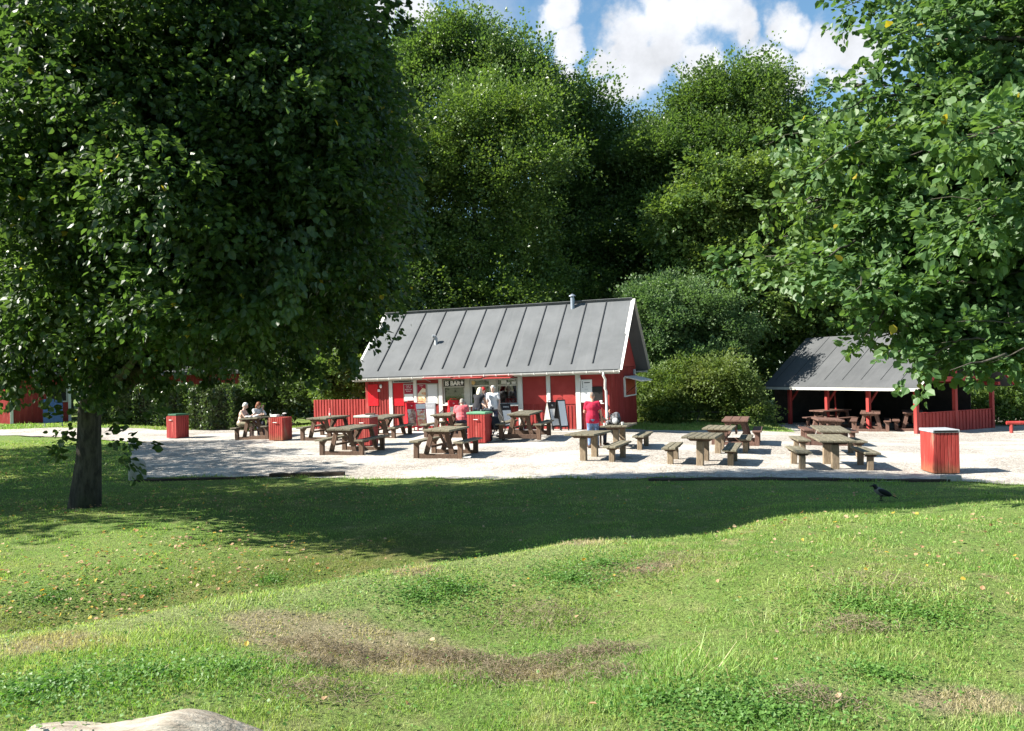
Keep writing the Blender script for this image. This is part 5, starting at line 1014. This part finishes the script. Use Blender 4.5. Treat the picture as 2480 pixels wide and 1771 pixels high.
aboard(1336, 1049, .36, 1.03, 30, 'black', 'whiteplain', 'black and white easel board leaning near the red panels', 'black', ('is',), .36, side='stone')
aboard(1359, 1050, .34, 1.12, 26, 'black', 'whiteplain', 'slim dark framed easel board, rightmost of the boards before the kiosk', None, (), .30)
# ================================================================ SMALL THINGS
def ontop(tbl, x, y, z): return on(tbl, (x, y, z))
def bottle(tbl, x, y, mat, label, cap=None, h=.24):
    w = ontop(tbl, x, y, .80); b = empty('bottle', w, 0, label, 'bottle'); mb = MB(); mb.lathe([(.033, 0), (.036, .01), (.036, h * .55), (.014, h * .72), (.013, h)], (0, 0, 0), 14); mb.build('glass', MT[mat], b, smooth=True)
    mb = MB(); mb.lathe([(.0368, h * .14), (.0370, h * .42)], (0, 0, 0), 14); mb.build('label', MT['paper'], b)
bottle(A1, .12, .40, 'bottle', 'dark bottle with white label on the couple\'s table'); bottle(A2, .0, .1, 'cloth_pink', 'pale pink bottle on the picnic table before the board fence', h=.30)
w = ontop(T2, -.05, -.30, .705); bp = empty('backpack', w, R(-30), 'grey and black backpack lying on the post table', 'backpack'); mb = MB()
mb.ell((0, 0, .17), (.17, .13, .19), n=14, m=10); mb.ell((.02, .04, .30), (.11, .09, .08)); mb.ell((-.20, .02, .07), (.13, .10, .07)); o = mb.build('body', MT['bag'], bp, smooth=True)
mb = MB(); mb.ell((.05, -.11, .12), (.11, .06, .10)); mb.build('pocket', MT['grey'], bp, smooth=True)
for s in (-1, 1): mb = MB(); mb.tube([(s * .09, -.06, .33), (s * .14, -.15, .24), (s * .15, -.15, .1), (s * .10, -.10, .02)], .016, 8); mb.build('strap', MT['dark'], bp)
for q, sz, lb in (((.18, -.42, .735), .045, 'white paper cup on the table with the backpack'), ((-.30, -.70, .725), .04, 'crumpled white napkin on the corner of the backpack table')):
    w = ontop(T2, *q); mb = MB(); mb.lathe([(sz * .7, -.03), (sz, .055), (sz * .9, .056), (sz * .6, -.02)], (0, 0, 0), 12); o = mb.build('paper_cup', MT['paper']); o.location = w; tag(o, lb, 'cup')
p = gpt(1131, 1112); mb = MB(); rr = random.Random(4); mb.box((0, 0, .01), (.20, .15, .015)); mb.v = [(x + rr.uniform(-.03, .03), y + rr.uniform(-.03, .03), z + rr.uniform(0, .05)) for x, y, z in mb.v]; o = mb.build('paper_scrap', MT['paper']); o.location = (p.x, p.y, p.z + .025); tag(o, 'scrap of white paper on the gravel by the front picnic table', 'litter')
w = ontop(A1, -.08, -.45, .81); mb = MB(); rr = random.Random(8)
for i in range(7): mb.ell((rr.uniform(-.22, .22), rr.uniform(-.25, .25), .03), (rr.uniform(.06, .12), rr.uniform(.06, .1), .04), n=8, m=6)
o = mb.build('folded_jacket', MT['cloth_print'], smooth=True); o.location = w; tag(o, 'crumpled light jacket on the table between the couple', 'jacket')
# pushchair with black hoop frame
p = gpt(1196, 1069); ps = empty('pushchair', (p.x, p.y, p.z + .03), R(-60), 'black hoop framed pushchair beside the green lidded bin', 'pushchair'); mb = MB()
hoop = [(-.05, 0, 1.02), (.05, 0, .95), (.28, 0, .80), (.42, 0, .58), (.42, 0, .36), (.30, 0, .18), (.12, 0, .12), (-.1, 0, .14)]
for yy in (-.2, .2): mb.tube([(x, yy, z) for x, _, z in hoop], .020, 8)
mb.tube([(-.05, -.2, 1.02), (-.05, .2, 1.02)], .022, 8); mb.tube([(.12, -.2, .12), (.12, .2, .12)], .016, 8); mb.build('frame', MT['dark'], ps, smooth=True)
for yy in (-.24, .24):
    for xx in (-.12, .22):
        mb = MB(); mb.tube([(xx + .10 * math.cos(a), yy, .115 + .10 * math.sin(a)) for a in np.linspace(0, 6.283, 19)], .02, 6, cap=False); mb.ell((xx, yy, .115), (.05, .015, .05)); mb.build('wheel', MT['dark'], ps)
mb = MB(); mb.prism([(-.1, -.17, .42), (.22, -.17, .36), (.30, -.17, .44), (.02, -.17, .82), (-.06, -.17, .80)], (0, .34, 0)); mb.build('seat', MT['cloth_dark'], ps, bevel=.02)
# ================================================================ PEOPLE
def remesh(o, vox, sm=6):
    m = o.modifiers.new('r', 'REMESH'); m.mode = 'VOXEL'; m.voxel_size = vox; m.use_smooth_shade = True
    s = o.modifiers.new('s', 'SMOOTH'); s.factor = .5; s.iterations = sm; return o
def person(label, loc, rz, J, hair, hairstyle, top, legs, skin='skin', shoes='shoe', sleeves=.5, shorts=False, vest=False, shirt=True, sc_=1.0, grp='people round the kiosk', thick=1.0, hold=None, handpose=None):
    root = empty('person', loc, rz, label, 'person', grp); root.scale = (sc_,) * 3
    V3 = lambda k: Vector(J[k]); mb = MB(); k = thick
    pel, che, nek, hd = V3('pelvis'), V3('chest'), V3('neck'), V3('head'); up = (hd - nek).normalized()
    fwd = V3('face').normalized(); fwd = (fwd - up * fwd.dot(up)).normalized(); rt_ = fwd.cross(up)
    # torso
    mid = pel.lerp(che, .5); HM = Matrix((rt_, fwd, up)).transposed()
    tor = MB() 
    sx = (V3('sho_r') - V3('sho_l')).normalized(); tu = (che - pel).normalized(); TM = Matrix((sx, tu.cross(sx).normalized(), tu)).transposed()
    for m_ in (mb, tor):
        e = 0 if m_ is mb else .014
        m_.ell(pel, (.165 * k + e, .125 * k + e, .13 + e), TM); m_.ell(mid, (.150 * k + e, .115 * k + e, .17 + e), TM); m_.ell(che, (.180 * k + e, .118 * k + e, .17 + e), TM)
        for s in ('l', 'r'): m_.caps(che + tu * .10, V3('sho_' + s), .075 + e * .6, .062 + e)
    mb.caps(che + tu * .1, nek, .066, .056); mb.caps(nek, hd - up * .05, .056, .052)
    # head with face
    mb.ell(hd + up * .02, (.076, .094, .105), HM, 16, 12); mb.ell(hd + fwd * .022 - up * .052, (.058, .066, .062), HM); mb.ell(hd + fwd * .097 - up * .010, (.013, .018, .025), HM, 8, 6)
    for s in (-1, 1): mb.ell(hd + rt_ * s * .078 - up * .005 - fwd * .01, (.010, .022, .032), HM, 8, 6)
    # limbs
    hands = []
    for s in ('l', 'r'):
        sh, el, wr = V3('sho_' + s), V3('elb_' + s), V3('wri_' + s)
        mb.caps(sh, el, .052 * k, .040); mb.caps(el, wr, .041, .029)
        hip, kn, an, to = V3('hip_' + s), V3('kne_' + s), V3('ank_' + s), V3('toe_' + s)
        mb.caps(hip, kn, .088 * k, .058); mb.caps(kn, kn.lerp(an, .35) + Vector((0, 0, 0)), .058, .056); mb.caps(kn.lerp(an, .35), an, .056, .038); mb.caps(an, to, .040, .032)
        # hand: palm, four fingers of unequal length, thumb from the side of the palm
        d = (wr - el).normalized(); hv = J.get('hand_' + s); d = (Vector(hv).normalized() if hv else d); sid = d.cross(Vector((0, 1, .2)) if abs(d.y) < .8 else Vector((0, .2, 1))).normalized(); nn = sid.cross(d)
        HMx = Matrix((sid, nn, d)).transposed(); mb.ell(wr + d * .05, (.040, .018, .052), HMx, 10, 8); cu = J.get('curl', .35)
        for i, ln in enumerate((.068, .078, .072, .056)):
            b0 = wr + d * .090 + sid * (i - 1.5) * .020; b1 = b0 + (d + nn * cu * .5).normalized() * ln * .55; b2 = b1 + (d + nn * cu * 1.8).normalized() * ln * .5; mb.caps(b0, b1, .0095, .0085, 6); mb.caps(b1, b2, .0085, .007, 6)
        t0 = wr + d * .035 - sid * .036; t1 = t0 + (d * .6 - sid * .8 + nn * .2).normalized() * .035; mb.caps(t0, t1, .012, .010, 6); mb.caps(t1, t1 + (d + nn * .4).normalized() * .028, .010, .008, 6)
    body = remesh(mb.build('body', MT[skin], root, smooth=True), .009, 3)
    for s in (-1, 1): m2 = MB(); m2.ell(hd + rt_ * s * .032 + fwd * .089 + up * .012, (.011, .006, .007), HM, 8, 6); m2.build('eye', MT['eye'], root)
    m2 = MB(); m2.ell(hd + fwd * .084 - up * .062, (.024, .008, .008), HM, 8, 6); m2.build('mouth', MT['lip'], root)
    # clothes
    if shirt:
        for s in ('l', 'r'):
            sh, el, wr = V3('sho_' + s), V3('elb_' + s), V3('wri_' + s)
            if vest: continue
            if sleeves <= 1: tor.caps(sh, sh.lerp(el, sleeves), .066 * k, .060)
            else: tor.caps(sh, el, .066 * k, .054); tor.caps(el, el.lerp(wr, sleeves - 1), .054, .043)
        hem = J.get('hem', .10); tor.ell(pel + tu * .05, (.180 * k, .143 * k, .10 + hem), TM)
        if hem > .06:
            for s in (-1, 1): tor.caps(pel + sx * s * .085 + tu * .06, pel + sx * s * .088 - tu * hem * .85, .112 * k, .116 * k)
        remesh(tor.build('shirt', MT[top], root, smooth=True), .014, 5)
    m3 = MB(); m3.ell(pel - tu * .04, (.168 * k, .130 * k, .12), TM)
    for s in ('l', 'r'):
        hip, kn, an = V3('hip_' + s), V3('kne_' + s), V3('ank_' + s); m3.caps(hip, kn, .102 * k, .076)
        if not shorts: m3.caps(kn, kn.lerp(an, .92), .076, .058)
        else: m3.caps(kn, kn.lerp(an, .12), .076, .072)
    remesh(m3.build('trousers' if not shorts else 'shorts', MT[legs], root, smooth=True), .014, 4)
    for s in ('l', 'r'):
        an, to = V3('ank_' + s), V3('toe_' + s); m4 = MB(); dn = Vector((0, 0, -.02)) if abs((to - an).z) < .12 else Vector(); m4.caps(an + dn - (to - an) * .18, to + dn, .052, .046); remesh(m4.build('shoe', MT[shoes], root, smooth=True), .012, 2)
    # hair
    m5 = MB(); b_ = hd + up * .035 - fwd * .012
    if hairstyle == 'crop': m5.ell(b_ + up * .004, (.0795, .092, .098), HM, 16, 12)
    elif hairstyle == 'short': m5.ell(b_ + up * .006, (.086, .099, .100), HM, 16, 12); m5.ell(b_ - fwd * .045 - up * .055, (.066, .05, .06), HM)
    elif hairstyle == 'bob':
        m5.ell(b_ + up * .008, (.094, .104, .104), HM, 16, 12)
        for s in (-1, 1): m5.ell(b_ + rt_ * s * .075 - up * .085 - fwd * .012, (.030, .062, .085), HM)
        m5.ell(b_ - fwd * .065 - up * .075, (.075, .045, .085), HM); m5.ell(b_ + fwd * .082 + up * .028, (.062, .024, .034), HM)
    elif hairstyle == 'long':
        m5.ell(b_ + up * .008, (.096, .106, .106), HM, 16, 12); m5.ell(b_ - fwd * .06 - up * .10, (.090, .055, .15), HM)
        for s in (-1, 1): m5.ell(b_ + rt_ * s * .07 - up * .10 - fwd * .02, (.034, .06, .12), HM)
    # keep the face free of hair
    fm = [i for i, v in enumerate(m5.v)]
    for i in fm:
        v = Vector(m5.v[i]) - hd; f_, u_ = v.dot(fwd), v.dot(up)
        if hairstyle in ('crop', 'short') and f_ > .03 and u_ < .062: m5.v[i] = tuple(Vector(m5.v[i]) - fwd * (f_ - .03) * .95)
    remesh(m5.build('hair', MT[hair], root, smooth=True), .010, 2); return root
def standing(arms=None, lean=(0, 0), **k):
    J = dict(pelvis=(0, 0, .96), chest=(lean[0] * .7, lean[1] * .7, 1.28), neck=(lean[0], lean[1], 1.47), head=(lean[0] * 1.05, lean[1] * 1.1 + .01, 1.615), face=(0, 1, 0), sho_l=(-.185 + lean[0], lean[1], 1.405), sho_r=(.185 + lean[0], lean[1], 1.405),
             elb_l=(-.24, -.02, 1.12), elb_r=(.24, -.02, 1.12), wri_l=(-.26, .08, .88), wri_r=(.26, .08, .88), hip_l=(-.09, 0, .92), hip_r=(.09, 0, .92), kne_l=(-.10, .02, .50), kne_r=(.11, .03, .50), ank_l=(-.11, -.02, .075), ank_r=(.13, -.01, .075), toe_l=(-.13, .14, .045), toe_r=(.16, .14, .045), hem=.10)
    J.update(arms or {}); J.update(k); return J
def sitting(arms=None, lean=.06, **k):
    J = dict(pelvis=(0, 0, .60), chest=(0, lean * .8, .92), neck=(0, lean * 1.3, 1.10), head=(0, lean * 1.5 + .03, 1.235), face=(0, 1, -.1), sho_l=(-.18, lean, 1.03), sho_r=(.18, lean, 1.03), elb_l=(-.24, .18, .82), elb_r=(.24, .18, .82), wri_l=(-.12, .40, .84), wri_r=(.12, .40, .84),
             hip_l=(-.09, .02, .56), hip_r=(.09, .02, .56), kne_l=(-.13, .42, .55), kne_r=(.13, .42, .55), ank_l=(-.13, .40, .08), ank_r=(.13, .40, .08), toe_l=(-.14, .55, .045), toe_r=(.14, .55, .045), hem=.04)
    J.update(arms or {}); J.update(k); return J
def gl(px, py, dz=.02): p = gpt(px, py); return (p.x, p.y, p.z + dz)
# man in the red shirt, seen from behind
person('man in a crimson T-shirt and worn jeans standing with his back turned', gl(1437, 1087), R(-3), standing(dict(elb_l=(-.25, .06, 1.13), wri_l=(-.14, .30, 1.10), elb_r=(.25, -.03, 1.13), wri_r=(.29, .07, .87), face=(.1, 1, -.25), head=(.0, .035, 1.61), hem=.12)), 'hairshort', 'crop', 'cloth_red', 'jeans', sleeves=.62, thick=1.12, sc_=.97)
# person behind the downpipe, seated with crossed leg
ct_ = gl(1474, 1083)
person('cross-legged person sitting with one arm raised, half hidden behind the man in red', (ct_[0] - .42, ct_[1] + .15, ct_[2]), R(-75), sitting(dict(elb_r=(.10, .42, .80), wri_r=(.05, .50, 1.02), hand_r=(-.1, .1, 1), kne_r=(.06, .46, .58), ank_r=(-.04, .74, .36), toe_r=(-.05, .90, .32), kne_l=(-.12, .42, .56), ank_l=(-.10, .40, .08))), 'hairbrown', 'short', 'cloth_dark', 'jeansdark', sleeves=.4, shoes='shoe', sc_=.96)
st_ = ct_; s0 = (ct_[0] - .42, ct_[1] + .15); bs = empty('stool', (s0[0], s0[1], ct_[2]), R(-20), 'brown wooden stool under the cross-legged person', 'stool'); mb = MB(); mb.span((-.2, -.2, .40), (.2, .2, .45)); mb.build('seat', MT['leg'], bs, bevel=.008)
for a_ in (-1, 1):
    for b_ in (-1, 1): mb = MB(); mb.span((a_ * .16 - .025, b_ * .16 - .025, -.03), (a_ * .16 + .025, b_ * .16 + .025, .399)); mb.build('leg', MT['leg'], bs)
# man in white, facing the camera
person('white haired man in white T-shirt and dark trousers standing before the serving window', gl(1196, 1051, .12), R(168), standing(dict(face=(.15, 1, -.35), elb_l=(-.25, .0, 1.13), wri_l=(-.24, .10, .90), elb_r=(.25, -.02, 1.13), wri_r=(.26, .06, .88), kne_r=(.10, .05, .50), ank_r=(.14, .08, .075), toe_r=(.16, .23, .045))), 'hairwhite', 'short', 'cloth_white', 'jeansdark', skin='skinpale', sleeves=.62, sc_=.96)
# two women bending over the table
person('pale blonde woman in a dark sleeveless vest bending beside the bin', gl(1158, 1054, .10), R(-20), standing(dict(pelvis=(0, -.02, .92), chest=(0, .10, 1.22), neck=(0, .20, 1.37), head=(0, .26, 1.50), face=(.2, 1, -.35), sho_l=(-.16, .16, 1.32), sho_r=(.16, .16, 1.32), elb_r=(.22, .28, 1.06), wri_r=(.20, .42, .90), elb_l=(-.20, .30, 1.08), wri_l=(-.06, .45, .94))), 'hairblond', 'long', 'cloth_dark', 'jeansdark', vest=True, thick=.92)
person('red haired woman in a white blouse standing at the serving window', gl(1171, 1050, .11), R(-150), standing(dict(pelvis=(0, -.02, .93), face=(-.1, 1, -.45), head=(0, .06, 1.56), neck=(0, .03, 1.43), elb_l=(-.22, .08, 1.10), wri_l=(-.08, .28, 1.02), elb_r=(.22, .08, 1.10), wri_r=(.10, .28, 1.0))), 'hairred', 'bob', 'cloth_white', 'jeansdark', skin='skinpale', sleeves=.8, thick=.93, sc_=.96)
# grey haired person in pink seated with back to us
pk = on(A5, (.65, -.62, 0)); person('grey haired person in a coral pink top sitting hunched behind the green lidded bin', (pk.x, pk.y, A5.location.z), R(-17 + 20), sitting(dict(face=(.2, 1, -.5), neck=(.02, .16, 1.07), head=(.03, .23, 1.19)), lean=.13), 'hairgrey', 'short', 'cloth_pink', 'jeansdark', sleeves=.8, thick=1.2, sc_=1.0)
# the couple on the left
c1 = on(A1, (-.65, -.48, 0)); person('shirtless old man with white hair and khaki shorts sitting at the left picnic table', (c1.x, c1.y, A1.location.z), R(-107 + 16), sitting(dict(elb_l=(-.22, .26, .80), wri_l=(-.10, .48, .92), elb_r=(.22, .24, .82), wri_r=(.10, .46, .86), face=(0, 1, -.05)), lean=.10), 'hairwhite', 'short', 'cloth_white', 'khaki', skin='skinpale', shorts=True, shirt=False, thick=1.15)
c2 = on(A1, (-.65, .52, 0)); person('auburn haired woman in a light blouse facing us, hand at her cheek', (c2.x, c2.y, A1.location.z), R(-128), sitting(dict(elb_l=(-.18, .34, .86), wri_l=(-.10, .26, 1.08), hand_l=(-.25, .1, 1), elb_r=(.22, .26, .82), wri_r=(.10, .42, .86), face=(.1, 1, -.1), neck=(0, .12, 1.08), head=(0, .17, 1.215), kne_l=(-.12, .30, .55), kne_r=(.12, .30, .55), ank_l=(-.12, .36, .08), ank_r=(.12, .36, .08), toe_l=(-.13, .5, .045), toe_r=(.13, .5, .045)), lean=.12), 'hairbrown', 'bob', 'cloth_print', 'jeansdark', skin='skinpale', sleeves=1.6, shoes='shoewhite', thick=.95)
c3 = on(A1, (.65, -.40, 0))
# ================================================================ CROWS
def crow(loc, rz, label, s=1.0):
    root = empty('crow', loc, rz, label, 'crow', 'hooded crows'); root.scale = (s,) * 3; mb = MB(); My = Matrix.Rotation(R(28), 3, 'Y')
    mb.ell((0, 0, .155), (.135, .062, .068), My, 16, 10); mb.ell((-.055, 0, .185), (.075, .058, .065), My); mb.ell((.09, 0, .115), (.09, .04, .035), My)
    body = remesh(mb.build('body', MT['crowgrey'], root, smooth=True), .006, 3)
    mb = MB(); mb.caps((-.085, 0, .215), (-.105, 0, .255), .042, .036); mb.ell((-.115, 0, .268), (.042, .034, .034)); remesh(mb.build('head', MT['crowblack'], root, smooth=True), .005, 2)
    mb = MB(); mb.tube([(-.150, 0, .268), (-.180, 0, .266), (-.212, 0, .256)], [.014, .011, .002], 8); mb.build('beak', MT['crowblack'], root)
    for sd_ in (-1, 1):
        mb = MB(); mb.ell((.045, sd_ * .052, .150), (.135, .016, .048), Matrix.Rotation(R(24), 3, 'Y'), 12, 8); mb.build('wing', MT['crowblack'], root, smooth=True)
        mb = MB(); mb.tube([(.0, sd_ * .03, .11), (-.01, sd_ * .03, .055), (.0, sd_ * .03, .004)], [.016, .008, .006], 7)
        for a_ in (-.5, 0, .5): mb.tube([(.0, sd_ * .03, .006), (-.045 * math.cos(a_), sd_ * .03 + .045 * math.sin(a_), .003)], [.005, .003], 5)
        mb.tube([(0, sd_ * .03, .006), (.03, sd_ * .03, .003)], [.005, .003], 5); mb.build('leg', MT['crowblack'], root); m_ = MB(); m_.ell((-.135, sd_ * .030, .276), .005, n=6, m=5); m_.build('eye', MT['eye'], root)
    mb = MB(); mb.prism([(.10, -.028, .118), (.27, -.036, .035), (.275, .036, .033), (.10, .028, .118)], (.004, 0, .012)); mb.build('tail', MT['crowblack'], root)
    return root
p = gpt(2135, 1216); crow((p.x, p.y, p.z + .02), R(0), 'hooded crow with grey body standing on the shaded grass near the large bin', .9)
p = gpt(1936, 1044); crow((p.x, p.y, p.z + .03), R(10), 'small distant crow on the gravel at the edge of the shelter', .9)
